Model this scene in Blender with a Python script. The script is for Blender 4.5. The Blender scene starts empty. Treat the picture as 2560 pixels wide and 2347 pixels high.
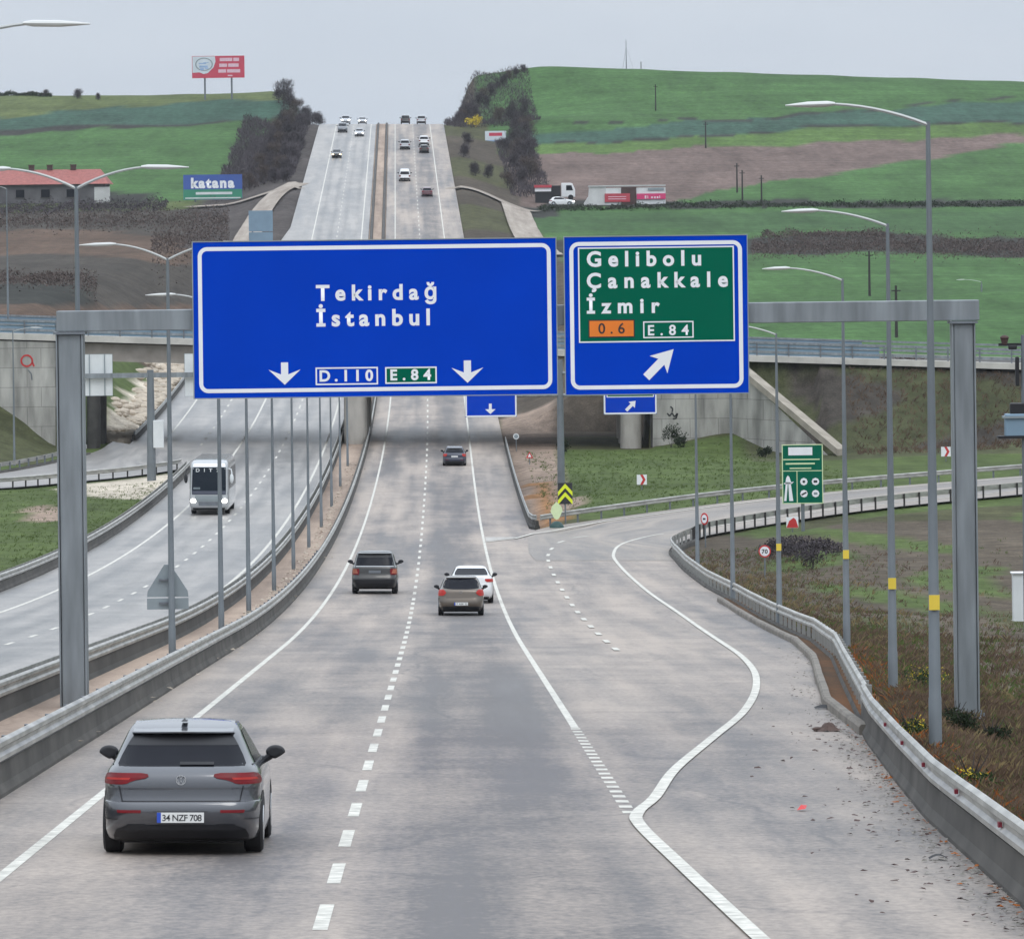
import bpy, bmesh, math, random
import numpy as np
from mathutils import Vector, Matrix, noise

random.seed(7)
RNG = np.random.default_rng(7)
D = bpy.data
SC = bpy.context.scene
COL = SC.collection

# ------------------------------------------------------------------ camera
F = 13000.0            # focal length in photo pixels (2560 wide)
HY = 581.0             # photo row of the level line of sight
CZ = 3.74              # height of the eye above the near road
ROLL = 0.0122          # the camera is held slightly tilted
SA, CA = math.sin(ROLL), math.cos(ROLL)

cam_d = D.cameras.new("camera")
cam = D.objects.new("camera", cam_d)
COL.objects.link(cam)
cam.location = (0, 0, CZ)
cam.rotation_euler = (math.pi / 2, ROLL, 0)
cam_d.sensor_width = 36.0
cam_d.lens = 36.0 * F / 2560.0
cam_d.shift_y = -(1173.5 - HY) / 2560.0
cam_d.clip_start = 1.0
cam_d.clip_end = 20000.0
SC.camera = cam

# ------------------------------------------------------------------ light
SC.view_settings.view_transform = 'Standard'
SC.view_settings.look = 'None'
SC.view_settings.exposure = 0.0
SC.view_settings.gamma = 1.0
SUN_EL, SUN_ROT = math.radians(48), math.radians(200)
wd = D.worlds.new("World")
SC.world = wd
wd.use_nodes = True
nt = wd.node_tree
nt.nodes.clear()
w_out = nt.nodes.new("ShaderNodeOutputWorld")
w_sky = nt.nodes.new("ShaderNodeTexSky")
w_sky.sky_type = 'NISHITA'
w_sky.sun_disc = False
w_sky.sun_elevation = SUN_EL
w_sky.sun_rotation = SUN_ROT
w_sky.air_density = 1.0
w_sky.dust_density = 3.0
w_b1 = nt.nodes.new("ShaderNodeBackground")
w_b1.inputs[1].default_value = 0.05
nt.links.new(w_sky.outputs[0], w_b1.inputs[0])
# the closed overcast deck in front of that sky
w_tc = nt.nodes.new("ShaderNodeTexCoord")
w_mp = nt.nodes.new("ShaderNodeMapping")
w_mp.inputs['Scale'].default_value = (6.0, 6.0, 22.0)
w_nz = nt.nodes.new("ShaderNodeTexNoise")
w_nz.inputs['Scale'].default_value = 2.2
w_nz.inputs['Detail'].default_value = 5.0
w_rp = nt.nodes.new("ShaderNodeValToRGB")
w_rp.color_ramp.elements[0].position = 0.3
w_rp.color_ramp.elements[0].color = (0.635, 0.70, 0.785, 1)
w_rp.color_ramp.elements[1].position = 0.7
w_rp.color_ramp.elements[1].color = (0.685, 0.745, 0.82, 1)
w_b2 = nt.nodes.new("ShaderNodeBackground")
w_b2.inputs[1].default_value = 1.0
w_mx = nt.nodes.new("ShaderNodeMixShader")
w_mx.inputs[0].default_value = 0.93
nt.links.new(w_tc.outputs['Generated'], w_mp.inputs[0])
nt.links.new(w_mp.outputs[0], w_nz.inputs['Vector'])
nt.links.new(w_nz.outputs['Fac'], w_rp.inputs[0])
# overcast sky: three times brighter overhead than at the horizon
w_sp = nt.nodes.new("ShaderNodeSeparateXYZ")
nt.links.new(w_tc.outputs['Generated'], w_sp.inputs[0])
w_mz = nt.nodes.new("ShaderNodeMapRange")
w_mz.inputs[1].default_value = 0.03
w_mz.inputs[2].default_value = 1.0
w_mz.inputs[3].default_value = 1.0
w_mz.inputs[4].default_value = 3.0
nt.links.new(w_sp.outputs[2], w_mz.inputs[0])
nt.links.new(w_mz.outputs[0], w_b2.inputs[1])
nt.links.new(w_rp.outputs[0], w_b2.inputs[0])
nt.links.new(w_b1.outputs[0], w_mx.inputs[1])
nt.links.new(w_b2.outputs[0], w_mx.inputs[2])
nt.links.new(w_mx.outputs[0], w_out.inputs[0])

sun_d = D.lights.new("sun", 'SUN')
sun_d.energy = 0.6
sun_d.angle = math.radians(25)
sun_d.color = (1.0, 0.97, 0.92)
sun = D.objects.new("sun", sun_d)
COL.objects.link(sun)
sun.rotation_euler = (math.radians(90) - SUN_EL, 0, math.radians(20))
SC.cycles.max_bounces = 6
SC.cycles.volume_bounces = 0

# ------------------------------------------------------------------ helpers
def srgb(r, g, b):
    f = lambda c: (c / 255 / 12.92) if c / 255 <= 0.04045 else ((c / 255 + 0.055) / 1.055) ** 2.4
    return (f(r), f(g), f(b))

def W(X, Y, z):
    """surveyed frame -> world (undoes the camera's tilt)"""
    zr = z - CZ
    return Vector((X * CA + zr * SA, Y, zr * CA - X * SA + CZ))

def px(x, y, Y):
    return W((x - 1280.0) * Y / F, Y, CZ - (y - HY) * Y / F)

def p16(x, y, Y):
    return px(x * 1.26984, y * 1.26984, Y)

_k = 1.286e-4
def rel(Y):
    Y = np.asarray(Y, dtype=float)
    a = _k * np.clip(Y - 150, 0, 490) ** 2
    b = 0.128 * np.clip(Y - 640, 0, 395)
    t = np.clip(Y - 1035, 0, 110)
    c = 0.128 * t - 0.0009 * t * t
    d = (0.128 - 0.0018 * 110) * np.clip(Y - 1145, 0, None) * 0.3 + 0.055 * 0.7 * np.clip(Y - 1145, 0, None)
    return a + b + c + d

def R(Y):
    return rel(Y) - 0.055 * np.asarray(Y, dtype=float)

def Xd(Y):
    """the dashed line between the two lanes on our side"""
    Y = np.asarray(Y, dtype=float)
    a = -1.1 - 0.0137 * Y
    t = np.clip(Y - 400, 0, 250)
    b = -(0.0088 / 500.0) * t * t
    c = -0.0088 * np.clip(Y - 650, 0, None)
    return a + b + c

class MB:
    def __init__(s):
        s.v, s.f, s.m, s.uv = [], [], [], {}
    def add(s, verts, faces, m=0):
        o = len(s.v)
        s.v += [tuple(v) for v in verts]
        s.f += [tuple(i + o for i in f) for f in faces]
        s.m += [m] * len(faces)
        return o
    def box(s, c, size, m=0, rz=0.0, mat=None):
        x, y, z = [d / 2 for d in size]
        vs = [Vector((a * x, b * y, e * z)) for e in (-1, 1) for b in (-1, 1) for a in (-1, 1)]
        mm = mat if mat is not None else Matrix.Rotation(rz, 3, 'Z')
        vs = [mm @ v + Vector(c) for v in vs]
        s.add(vs, [(0, 2, 3, 1), (4, 5, 7, 6), (0, 1, 5, 4), (2, 6, 7, 3), (0, 4, 6, 2), (1, 3, 7, 5)], m)
    def tube(s, path, rad, n=8, m=0, caps=True):
        path = [Vector(p) for p in path]
        if not hasattr(rad, '__len__'):
            rad = [rad] * len(path)
        vs = []
        for i, p in enumerate(path):
            d = (path[min(i + 1, len(path) - 1)] - path[max(i - 1, 0)]).normalized()
            u = d.cross(Vector((0, 0, 1))) if abs(d.z) < 0.9 else d.cross(Vector((0, 1, 0)))
            u.normalize()
            w = d.cross(u)
            for k in range(n):
                a = 2 * math.pi * k / n
                vs.append(p + (u * math.cos(a) + w * math.sin(a)) * rad[i])
        fs = []
        for i in range(len(path) - 1):
            for k in range(n):
                fs.append((i * n + k, i * n + (k + 1) % n, (i + 1) * n + (k + 1) % n, (i + 1) * n + k))
        if caps:
            fs.append(tuple(range(n - 1, -1, -1)))
            fs.append(tuple((len(path) - 1) * n + k for k in range(n)))
        s.add(vs, fs, m)
    def prism(s, poly, y0, y1, m=0):
        """polygon in (x, z), extruded from y0 to y1"""
        n = len(poly)
        vs = [(p[0], y0, p[1]) for p in poly] + [(p[0], y1, p[1]) for p in poly]
        fs = [tuple(range(n)), tuple(range(2 * n - 1, n - 1, -1))]
        fs += [(i, i + n, (i + 1) % n + n, (i + 1) % n) for i in range(n)]
        s.add(vs, fs, m)
    def sphere(s, c, r, nu=14, nv=9, m=0):
        c = Vector(c)
        vs, fs = [], []
        for j in range(nv + 1):
            t = math.pi * j / nv
            for i in range(nu):
                a = 2 * math.pi * i / nu
                vs.append((c.x + r[0] * math.sin(t) * math.cos(a), c.y + r[1] * math.sin(t) * math.sin(a), c.z + r[2] * math.cos(t)))
        for j in range(nv):
            for i in range(nu):
                fs.append((j * nu + i, (j + 1) * nu + i, (j + 1) * nu + (i + 1) % nu, j * nu + (i + 1) % nu))
        s.add(vs, fs, m)
    def grid(s, rows, m=0, uv=None):
        nr, nc = len(rows), len(rows[0])
        o = s.add([p for r in rows for p in r],
                  [(j * nc + i, j * nc + i + 1, (j + 1) * nc + i + 1, (j + 1) * nc + i) for j in range(nr - 1) for i in range(nc - 1)], m)
        if uv:
            k = o
            for r in uv:
                for q in r:
                    s.uv[k] = q
                    k += 1
    def build(s, name, mats, parent=None, smooth=False, bevel=0.0, loc=None):
        me = D.meshes.new(name)
        me.from_pydata(s.v, [], s.f)
        mats = mats if isinstance(mats, (list, tuple)) else [mats]
        for q in mats:
            me.materials.append(q)
        if len(mats) > 1:
            me.polygons.foreach_set('material_index', s.m)
        if s.uv:
            ul = me.uv_layers.new(name='UVMap')
            vi = np.empty(len(me.loops), dtype=np.int32)
            me.loops.foreach_get('vertex_index', vi)
            arr = np.array([s.uv.get(i, (0, 0)) for i in range(len(s.v))], dtype=np.float32)
            ul.data.foreach_set('uv', arr[vi].ravel())
        me.update()
        bm = bmesh.new(); bm.from_mesh(me)
        bmesh.ops.recalc_face_normals(bm, faces=bm.faces) if not s.uv else None
        bm.to_mesh(me); bm.free()
        if smooth:
            me.polygons.foreach_set('use_smooth', [True] * len(me.polygons))
            if smooth != 'all':
                try:
                    me.set_sharp_from_angle(angle=math.radians(38))
                except Exception:
                    pass
        o = D.objects.new(name, me)
        COL.objects.link(o)
        if parent is not None:
            o.parent = parent
        if loc is not None:
            o.location = loc
        if bevel > 0:
            b = o.modifiers.new('bevel', 'BEVEL')
            b.width = bevel
            b.segments = 2
            b.limit_method = 'ANGLE'
        return o

def tag(o, label=None, cat=None, group=None, kind=None):
    if label: o['label'] = label
    if cat: o['category'] = cat
    if group: o['group'] = group
    if kind: o['kind'] = kind
    return o

def thing(name, loc, label, cat, group=None, rot=(0, 0, 0)):
    o = D.objects.new(name, None)
    COL.objects.link(o)
    o.location = loc
    o.rotation_euler = rot
    o.empty_display_size = 0.3
    return tag(o, label, cat, group)

def copy_tree(o, parent=None):
    c = o.copy()
    COL.objects.link(c)
    if parent is not None:
        c.parent = parent
        c.matrix_parent_inverse = o.matrix_parent_inverse
    for ch in list(o.children):
        copy_tree(ch, c)
    return c

def structure(o):
    o['kind'] = 'structure'
    return o

def catmull(pts, k=8):
    P = [np.array(p, dtype=float) for p in pts]
    out = []
    for i in range(len(P) - 1):
        p0 = P[i - 1] if i > 0 else 2 * P[0] - P[1]
        p1, p2 = P[i], P[i + 1]
        p3 = P[i + 2] if i + 2 < len(P) else 2 * P[-1] - P[-2]
        for t in np.linspace(0, 1, k, endpoint=False):
            out.append(0.5 * ((2 * p1) + (-p0 + p2) * t + (2 * p0 - 5 * p1 + 4 * p2 - p3) * t * t + (-p0 + 3 * p1 - 3 * p2 + p3) * t ** 3))
    out.append(P[-1])
    return np.array(out)

# ------------------------------------------------------------------ text
_txt = {}
def text_mesh(body, width, height, bold=0.012):
    """flat lettering in the x/z plane, capitals `height` tall, fitted to `width`; origin at left end of the baseline"""
    key = (body, round(width, 3), round(height, 3))
    if key in _txt:
        return _txt[key]
    def make(sp):
        cu = D.curves.new('lettering', 'FONT')
        cu.body = body
        cu.size = 1.0
        cu.space_character = sp
        cu.offset = bold
        cu.resolution_u = 4
        ob = D.objects.new('lettering', cu)
        COL.objects.link(ob)
        dg = bpy.context.evaluated_depsgraph_get()
        me = D.meshes.new_from_object(ob.evaluated_get(dg))
        D.objects.remove(ob)
        D.curves.remove(cu)
        co = np.empty(len(me.vertices) * 3)
        me.vertices.foreach_get('co', co)
        return me, co.reshape(-1, 3)
    CAP = 0.73
    sc = height / CAP
    m1, c1 = make(1.0)
    w1 = (c1[:, 0].max() - c1[:, 0].min()) * sc
    sp = 1.0
    if width:
        m2, c2 = make(1.5)
        w2 = (c2[:, 0].max() - c2[:, 0].min()) * sc
        if abs(w2 - w1) > 1e-5:
            sp = 1.0 + 0.5 * (width - w1) / (w2 - w1)
        sp = min(max(sp, 0.8), 2.4)
        D.meshes.remove(m2)
    D.meshes.remove(m1)
    me, c = make(sp)
    x0 = c[:, 0].min()
    wd_ = (c[:, 0].max() - x0) * sc
    fx = sc * (width / wd_ if width else 1.0)
    out = np.stack([(c[:, 0] - x0) * fx, np.zeros(len(c)), c[:, 1] * sc], 1)
    me.vertices.foreach_set('co', out.ravel())
    me.update()
    _txt[key] = me
    return me

def lettering(body, loc, width, height, mat, parent, name='lettering', bold=0.012, rz=0.0):
    me = text_mesh(body, width, height, bold).copy()
    me.name = name
    me.materials.clear()
    me.materials.append(mat)
    o = D.objects.new(name, me)
    COL.objects.link(o)
    o.parent = parent
    o.location = loc
    o.rotation_euler = (0, 0, rz)
    return o
# ------------------------------------------------------------------ materials
def new_mat(name):
    m = D.materials.new(name)
    m.use_nodes = True
    n = m.node_tree.nodes
    return m, n, m.node_tree.links, n['Principled BSDF']

def mat(name, col, rough=0.6, metal=0.0, spec=0.5, var=0.15, scale=3.0, bump=0.0, coat=0.0, emit=None, estr=0.0, stretch=None):
    m, n, l, p = new_mat(name)
    p.inputs['Roughness'].default_value = rough
    p.inputs['Metallic'].default_value = metal
    p.inputs['Specular IOR Level'].default_value = spec
    p.inputs['Coat Weight'].default_value = coat
    p.inputs['Coat Roughness'].default_value = 0.08
    tc = n.new('ShaderNodeTexCoord')
    mp = n.new('ShaderNodeMapping')
    mp.inputs['Scale'].default_value = stretch or (1, 1, 1)
    nz = n.new('ShaderNodeTexNoise')
    nz.inputs['Scale'].default_value = scale
    nz.inputs['Detail'].default_value = 6
    mr = n.new('ShaderNodeMapRange')
    mr.inputs[1].default_value = 0.25
    mr.inputs[2].default_value = 0.75
    mr.inputs[3].default_value = 1 - var
    mr.inputs[4].default_value = 1 + var
    mx = n.new('ShaderNodeVectorMath')
    mx.operation = 'SCALE'
    mx.inputs[0].default_value = col
    l.new(tc.outputs['Object'], mp.inputs[0])
    l.new(mp.outputs[0], nz.inputs['Vector'])
    l.new(nz.outputs['Fac'], mr.inputs[0])
    l.new(mr.outputs[0], mx.inputs['Scale'])
    l.new(mx.outputs[0], p.inputs['Base Color'])
    if bump:
        b = n.new('ShaderNodeBump')
        b.inputs['Strength'].default_value = bump
        l.new(nz.outputs['Fac'], b.inputs['Height'])
        l.new(b.outputs[0], p.inputs['Normal'])
    if emit:
        p.inputs['Emission Color'].default_value = (*emit, 1)
        p.inputs['Emission Strength'].default_value = estr
    return m

def road_mat(name, base, dark, lanes, rough=(0.40, 0.72), spec=0.28):
    """worn, damp asphalt: streaks along the road, darker wheel paths at the given offsets (m)"""
    m, n, l, p = new_mat(name)
    p.inputs['Specular IOR Level'].default_value = spec
    uv = n.new('ShaderNodeUVMap')
    def nse(scale, st, det=6, rgh=0.55):
        mp = n.new('ShaderNodeMapping')
        mp.inputs['Scale'].default_value = st
        z = n.new('ShaderNodeTexNoise')
        z.inputs['Scale'].default_value = scale
        z.inputs['Detail'].default_value = det
        z.inputs['Roughness'].default_value = rgh
        l.new(uv.outputs[0], mp.inputs[0])
        l.new(mp.outputs[0], z.inputs['Vector'])
        return z.outputs['Fac']
    streak = nse(0.9, (1.0, 0.035, 1))
    patch = nse(0.2, (1.0, 0.10, 1))
    cross = nse(0.5, (0.25, 1.6, 1), 5)
    fine = nse(9.0, (1.0, 0.5, 1), 4, 0.7)
    def mth(op, a, b, clamp=False):
        q = n.new('ShaderNodeMath')
        q.operation = op
        q.use_clamp = clamp
        for i, v in enumerate((a, b)):
            if v is None: continue
            if isinstance(v, (int, float)): q.inputs[i].default_value = v
            else: l.new(v, q.inputs[i])
        return q.outputs[0]
    sep = n.new('ShaderNodeSeparateXYZ')
    l.new(uv.outputs[0], sep.inputs[0])
    wear = None
    for off, half, amt in lanes:
        d = mth('ABSOLUTE', mth('SUBTRACT', sep.outputs[0], off), None)
        t = mth('MULTIPLY', mth('SUBTRACT', 1.0, mth('DIVIDE', d, half), True), amt)
        wear = t if wear is None else mth('ADD', wear, t)
    blot = nse(0.5, (1.0, 0.28, 1), 7, 0.65)
    s = mth('ADD', mth('MULTIPLY', mth('SUBTRACT', streak, 0.5), 1.7), mth('MULTIPLY', mth('SUBTRACT', patch, 0.5), 2.3))
    s = mth('ADD', s, mth('MULTIPLY', mth('SUBTRACT', cross, 0.5), 0.45))
    s = mth('ADD', s, mth('MULTIPLY', mth('SUBTRACT', blot, 0.5), 1.3))
    s = mth('ADD', s, mth('MULTIPLY', mth('SUBTRACT', fine, 0.5), 1.5))
    if wear is not None:
        s = mth('SUBTRACT', s, wear)
    # fine cracks and sealed joints
    vw = n.new('ShaderNodeMapping')
    vw.inputs['Scale'].default_value = (0.22, 0.075, 1)
    dn = n.new('ShaderNodeTexNoise')
    dn.inputs['Scale'].default_value = 1.3
    dn.inputs['Detail'].default_value = 5
    dm = n.new('ShaderNodeMix')
    dm.data_type = 'RGBA'
    dm.inputs[0].default_value = 0.32
    vo = n.new('ShaderNodeTexVoronoi')
    vo.feature = 'DISTANCE_TO_EDGE'
    vo.inputs['Scale'].default_value = 1.0
    l.new(uv.outputs[0], vw.inputs[0])
    l.new(vw.outputs[0], dn.inputs['Vector'])
    l.new(vw.outputs[0], dm.inputs[6])
    l.new(dn.outputs['Color'], dm.inputs[7])
    l.new(dm.outputs[2], vo.inputs['Vector'])
    crack = mth('SUBTRACT', 1.0, mth('DIVIDE', vo.outputs['Distance'], 0.012), True)
    s = mth('SUBTRACT', s, mth('MULTIPLY', mth('MULTIPLY', crack, 0.2), mth('GREATER_THAN', blot, 0.47)))
    fac = mth('ADD', s, 0.55, True)
    mix = n.new('ShaderNodeMix')
    mix.data_type = 'RGBA'
    mix.inputs[6].default_value = (*dark, 1)
    mix.inputs[7].default_value = (*base, 1)
    l.new(fac, mix.inputs[0])
    l.new(mix.outputs[2], p.inputs['Base Color'])
    rr = n.new('ShaderNodeMapRange')
    rr.inputs[1].default_value = 0.3
    rr.inputs[2].default_value = 0.7
    rr.inputs[3].default_value = rough[0]
    rr.inputs[4].default_value = rough[1]
    l.new(mth('ADD', mth('MULTIPLY', patch, 0.6), mth('MULTIPLY', streak, 0.4)), rr.inputs[0])
    l.new(rr.outputs[0], p.inputs['Roughness'])
    b = n.new('ShaderNodeBump')
    b.inputs['Strength'].default_value = 0.25
    b.inputs['Distance'].default_value = 0.02
    l.new(fine, b.inputs['Height'])
    l.new(b.outputs[0], p.inputs['Normal'])
    return m

def ground_mat():
    m, n, l, p = new_mat('ground')
    at = n.new('ShaderNodeAttribute')
    at.attribute_name = 'soil'
    tc = n.new('ShaderNodeTexCoord')
    cur = at.outputs['Color']
    for sc_, st, lo, hi in ((0.9, (1, 1, 1), 0.66, 1.34), (0.09, (1, 0.35, 1), 0.72, 1.28), (7.0, (1, 1, 1), 0.65, 1.35), (0.30, (0.08, 1.0, 1), 0.80, 1.2), (0.55, (1.0, 0.045, 1), 0.84, 1.16)):
        mp = n.new('ShaderNodeMapping')
        mp.inputs['Scale'].default_value = st
        z = n.new('ShaderNodeTexNoise')
        z.inputs['Scale'].default_value = sc_
        z.inputs['Detail'].default_value = 6
        z.inputs['Roughness'].default_value = 0.62
        r = n.new('ShaderNodeMapRange')
        r.inputs[1].default_value = 0.28
        r.inputs[2].default_value = 0.72
        r.inputs[3].default_value = lo
        r.inputs[4].default_value = hi
        v = n.new('ShaderNodeVectorMath')
        v.operation = 'SCALE'
        l.new(tc.outputs['Object'], mp.inputs[0])
        l.new(mp.outputs[0], z.inputs['Vector'])
        l.new(z.outputs['Fac'], r.inputs[0])
        l.new(cur, v.inputs[0])
        l.new(r.outputs[0], v.inputs['Scale'])
        cur = v.outputs[0]
    l.new(cur, p.inputs['Base Color'])
    p.inputs['Roughness'].default_value = 0.95
    p.inputs['Specular IOR Level'].default_value = 0.1
    return m

def panel_wall_mat():
    """pale concrete facing panels with dark joints and run-off stains"""
    m, n, l, p = new_mat('facing_panels')
    tc = n.new('ShaderNodeTexCoord')
    mp = n.new('ShaderNodeMapping')
    mp.inputs['Rotation'].default_value = (math.radians(90), 0, 0)
    br = n.new('ShaderNodeTexBrick')
    br.inputs['Color1'].default_value = (0.43, 0.415, 0.38, 1)
    br.inputs['Color2'].default_value = (0.385, 0.37, 0.335, 1)
    br.inputs['Mortar'].default_value = (0.25, 0.24, 0.22, 1)
    br.inputs['Scale'].default_value = 1.0
    br.inputs['Mortar Size'].default_value = 0.035
    br.inputs['Mortar Smooth'].default_value = 0.4
    br.inputs['Brick Width'].default_value = 2.3
    br.inputs['Row Height'].default_value = 1.6
    nz = n.new('ShaderNodeTexNoise')
    nz.inputs['Scale'].default_value = 0.7
    nz.inputs['Detail'].default_value = 8
    ms = n.new('ShaderNodeMapping')
    ms.inputs['Scale'].default_value = (1.6, 1, 0.35)
    r = n.new('ShaderNodeMapRange')
    r.inputs[1].default_value = 0.3
    r.inputs[2].default_value = 0.7
    r.inputs[3].default_value = 0.5
    r.inputs[4].default_value = 1.15
    v = n.new('ShaderNodeVectorMath')
    v.operation = 'SCALE'
    l.new(tc.outputs['Object'], mp.inputs[0])
    l.new(mp.outputs[0], br.inputs['Vector'])
    l.new(tc.outputs['Object'], ms.inputs[0])
    l.new(ms.outputs[0], nz.inputs['Vector'])
    l.new(nz.outputs['Fac'], r.inputs[0])
    l.new(br.outputs['Color'], v.inputs[0])
    l.new(r.outputs[0], v.inputs['Scale'])
    l.new(v.outputs[0], p.inputs['Base Color'])
    p.inputs['Roughness'].default_value = 0.85
    return m

M = {}
M['ground'] = ground_mat()
M['panels'] = panel_wall_mat()
LN = [(-2.55, 0.8, 0.16), (-0.95, 0.8, 0.16), (0.95, 0.8, 0.24), (2.5, 0.8, 0.24), (1.75, 1.7, 0.42), (-4.2, .8, -.15), (4.6, .9, -.1)]
M['road'] = road_mat('asphalt', (0.375, 0.315, 0.268), (0.115, 0.105, 0.102), LN)
M['road_wet'] = road_mat('wet_asphalt', (0.34, 0.315, 0.29), (0.13, 0.125, 0.12), [(-12.7, 0.6, 0.34), (-14.4, 0.6, 0.34), (-9.2, .5, .24), (-10.9, .5, .24)], (0.26, 0.55), 0.42)
M['road_ramp'] = road_mat('ramp_asphalt', (0.35, 0.30, 0.255), (0.16, 0.147, 0.137), [(3.5, 1.5, 0.16), (6.5, 1.2, 0.12)])
M['median'] = road_mat('median_soil', (0.42, 0.32, 0.25), (0.20, 0.15, 0.12), [], (0.9, 0.98))
M['rust_soil'] = road_mat('rusty_soil', (0.15, 0.072, 0.034), (0.055, 0.042, 0.03), [], (0.9, 0.98), 0.1)
M['lane_dirt'] = road_mat('service_road', (0.40, 0.35, 0.30), (0.22, 0.185, 0.155), [], (0.9, 0.98), 0.1)
M['paint'] = mat('road_paint', (0.55, 0.53, 0.475), 0.7, var=0.34, scale=5, spec=0.2)
M['paint_old'] = mat('worn_road_paint', (0.42, 0.40, 0.37), 0.7, var=0.35, scale=2.5, spec=.2)
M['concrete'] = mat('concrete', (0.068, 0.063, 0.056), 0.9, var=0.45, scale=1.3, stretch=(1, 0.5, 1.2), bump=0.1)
M['concrete_dk'] = mat('stained_shaded_concrete', (0.055, 0.052, 0.047), 0.9, var=0.4, scale=1.1, bump=0.1, stretch=(1, 0.4, 1))  # mottled stains; its dark tone also paints shade on the abutment sides
M['concrete_lt'] = mat('pale_concrete', (0.5, 0.475, 0.43), 0.85, var=0.2, scale=0.9)
M['kerb'] = mat('kerb_concrete', (0.19, 0.17, 0.145), 0.9, var=0.35, scale=1.2)
M['coping'] = mat('coping_stone', (0.30, 0.265, 0.215), 0.9, var=0.3, scale=0.9)
M['pier'] = mat('pier_concrete', (0.36, 0.335, 0.30), 0.85, var=0.3, scale=0.8, stretch=(1.5, 1.5, 0.4))
M['girder'] = mat('girder_concrete', (0.28, 0.25, 0.22), 0.9, var=0.25, scale=0.8)
M['steel'] = mat('galvanised_steel', (0.235, 0.255, 0.27), 0.55, metal=0.35, var=0.30, scale=2.6, stretch=(1.6, 1.6, 0.22))
M['steel_dk'] = mat('dull_steel', (0.17, 0.185, 0.205), 0.55, metal=0.4, var=0.2, scale=2.0)
M['rail'] = mat('rail_steel', (0.37, 0.362, 0.335), 0.45, metal=0.45, var=0.38, scale=1.6, stretch=(1, .6, 3))
M['rail_dull'] = mat('dull_rail_steel', (0.30, 0.30, 0.285), 0.5, metal=0.4, var=0.25, scale=0.8)
M['lamp'] = mat('lamp_steel', (0.175, 0.195, 0.21), 0.55, metal=0.35, var=0.14, scale=1.2)
M['lamp_arm'] = mat('lamp_arm_steel', (0.42, 0.43, 0.42), 0.45, metal=0.3, var=0.08)
M['lamp_head'] = mat('lamp_head', (0.58, 0.58, 0.56), 0.4, var=0.06)
M['blue'] = mat('sign_blue', (0.0005, 0.047, 0.48), 0.65, var=0.07, scale=0.6, spec=0.03)
M['green'] = mat('sign_green', (0.001, 0.118, 0.068), 0.65, var=0.07, scale=0.6, spec=0.03)
M['white'] = mat('sign_white', (0.82, 0.82, 0.84), 0.5, var=0.05, scale=1.5, spec=0.3)
M['white_dull'] = mat('dull_white', (0.66, 0.68, 0.68), 0.6, var=0.1, scale=1.0)
M['orange'] = mat('sign_orange', (0.80, 0.21, 0.03), 0.5, var=0.06, spec=0.25)
M['black'] = mat('sign_black', (0.02, 0.02, 0.024), 0.6, var=0.05)
M['signback'] = mat('sign_back', (0.27, 0.31, 0.33), 0.5, metal=0.3, var=0.12, scale=1.5)
M['red'] = mat('sign_red', (0.55, 0.03, 0.03), 0.5, var=0.08)
M['reflector'] = mat('reflector_red', (0.22, 0.012, 0.03), 0.4, var=0.1)
M['bill_red'] = mat('billboard_red', (0.55, 0.05, 0.09), 0.6, var=0.08, scale=0.4)
M['pink'] = mat('billboard_pink', (0.72, 0.48, 0.55), 0.6, var=0.1)
M['bill_blue'] = mat('billboard_blue', (0.045, 0.10, 0.36), 0.6, var=0.1, scale=0.4)
M['bill_green'] = mat('billboard_green', (0.04, 0.24, 0.15), 0.6, var=0.1, scale=0.4)
M['bill_pale'] = mat('billboard_pale', (0.62, 0.66, 0.70), 0.6, var=0.1, scale=0.5)
M['bill_sky'] = mat('billboard_sky_blue', (0.30, 0.42, 0.62), 0.6, var=0.15, scale=0.6)
M['magenta'] = mat('shop_magenta', (0.62, 0.04, 0.16), 0.6, var=0.08)
M['shopred'] = mat('shop_red', (0.45, 0.05, 0.07), 0.6, var=0.1)
M['yellow'] = mat('hazard_yellow', (0.72, 0.80, 0.02), 0.5, var=0.05)
M['sticker'] = mat('sticker_yellow', (0.75, 0.55, 0.06), 0.6, var=0.06)
M['pale_green'] = mat('pale_reflector', (0.62, 0.72, 0.42), 0.5, var=0.06)
M['dkgreen'] = mat('dark_green_plastic', (0.01, 0.05, 0.045), 0.5, var=0.1)
M['rooftile'] = mat('red_roof_tiles', (0.30, 0.10, 0.085), 0.8, var=0.25, scale=2.0)
M['wall_dk'] = mat('grey_render', (0.12, 0.115, 0.12), 0.9, var=0.3, scale=0.5)
M['wall_lt'] = mat('pale_render', (0.55, 0.55, 0.54), 0.85, var=0.15, scale=0.5)
M['brown'] = mat('dark_brown_boards', (0.07, 0.04, 0.035), 0.8, var=0.2)
M['wood'] = mat('tarred_wood', (0.035, 0.032, 0.03), 0.85, var=0.2)
M['bluegrey'] = mat('blue_grey_panel', (0.20, 0.29, 0.37), 0.55, metal=0.2, var=0.1, scale=0.8)
M['bark'] = mat('bark', (0.05, 0.042, 0.038), 0.95, var=0.25, scale=4)
M['twigs'] = mat('bare_twigs', (0.075, 0.064, 0.070), 0.95, var=0.4, scale=0.6, spec=0.1)
M['twigs_b'] = mat('brown_twigs', (0.095, 0.074, 0.066), 0.95, var=0.4, scale=0.6, spec=0.1)
M['leaf'] = mat('shrub_leaves', (0.035, 0.06, 0.022), 0.9, var=0.4, scale=2.0, spec=0.15)
M['leaf_dk'] = mat('dark_shrub_leaves', (0.02, 0.03, 0.014), 0.9, var=0.4, scale=2.0, spec=0.15)
M['bloom'] = mat('yellow_bloom', (0.55, 0.42, 0.03), 0.9, var=0.25, scale=4.0)
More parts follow.
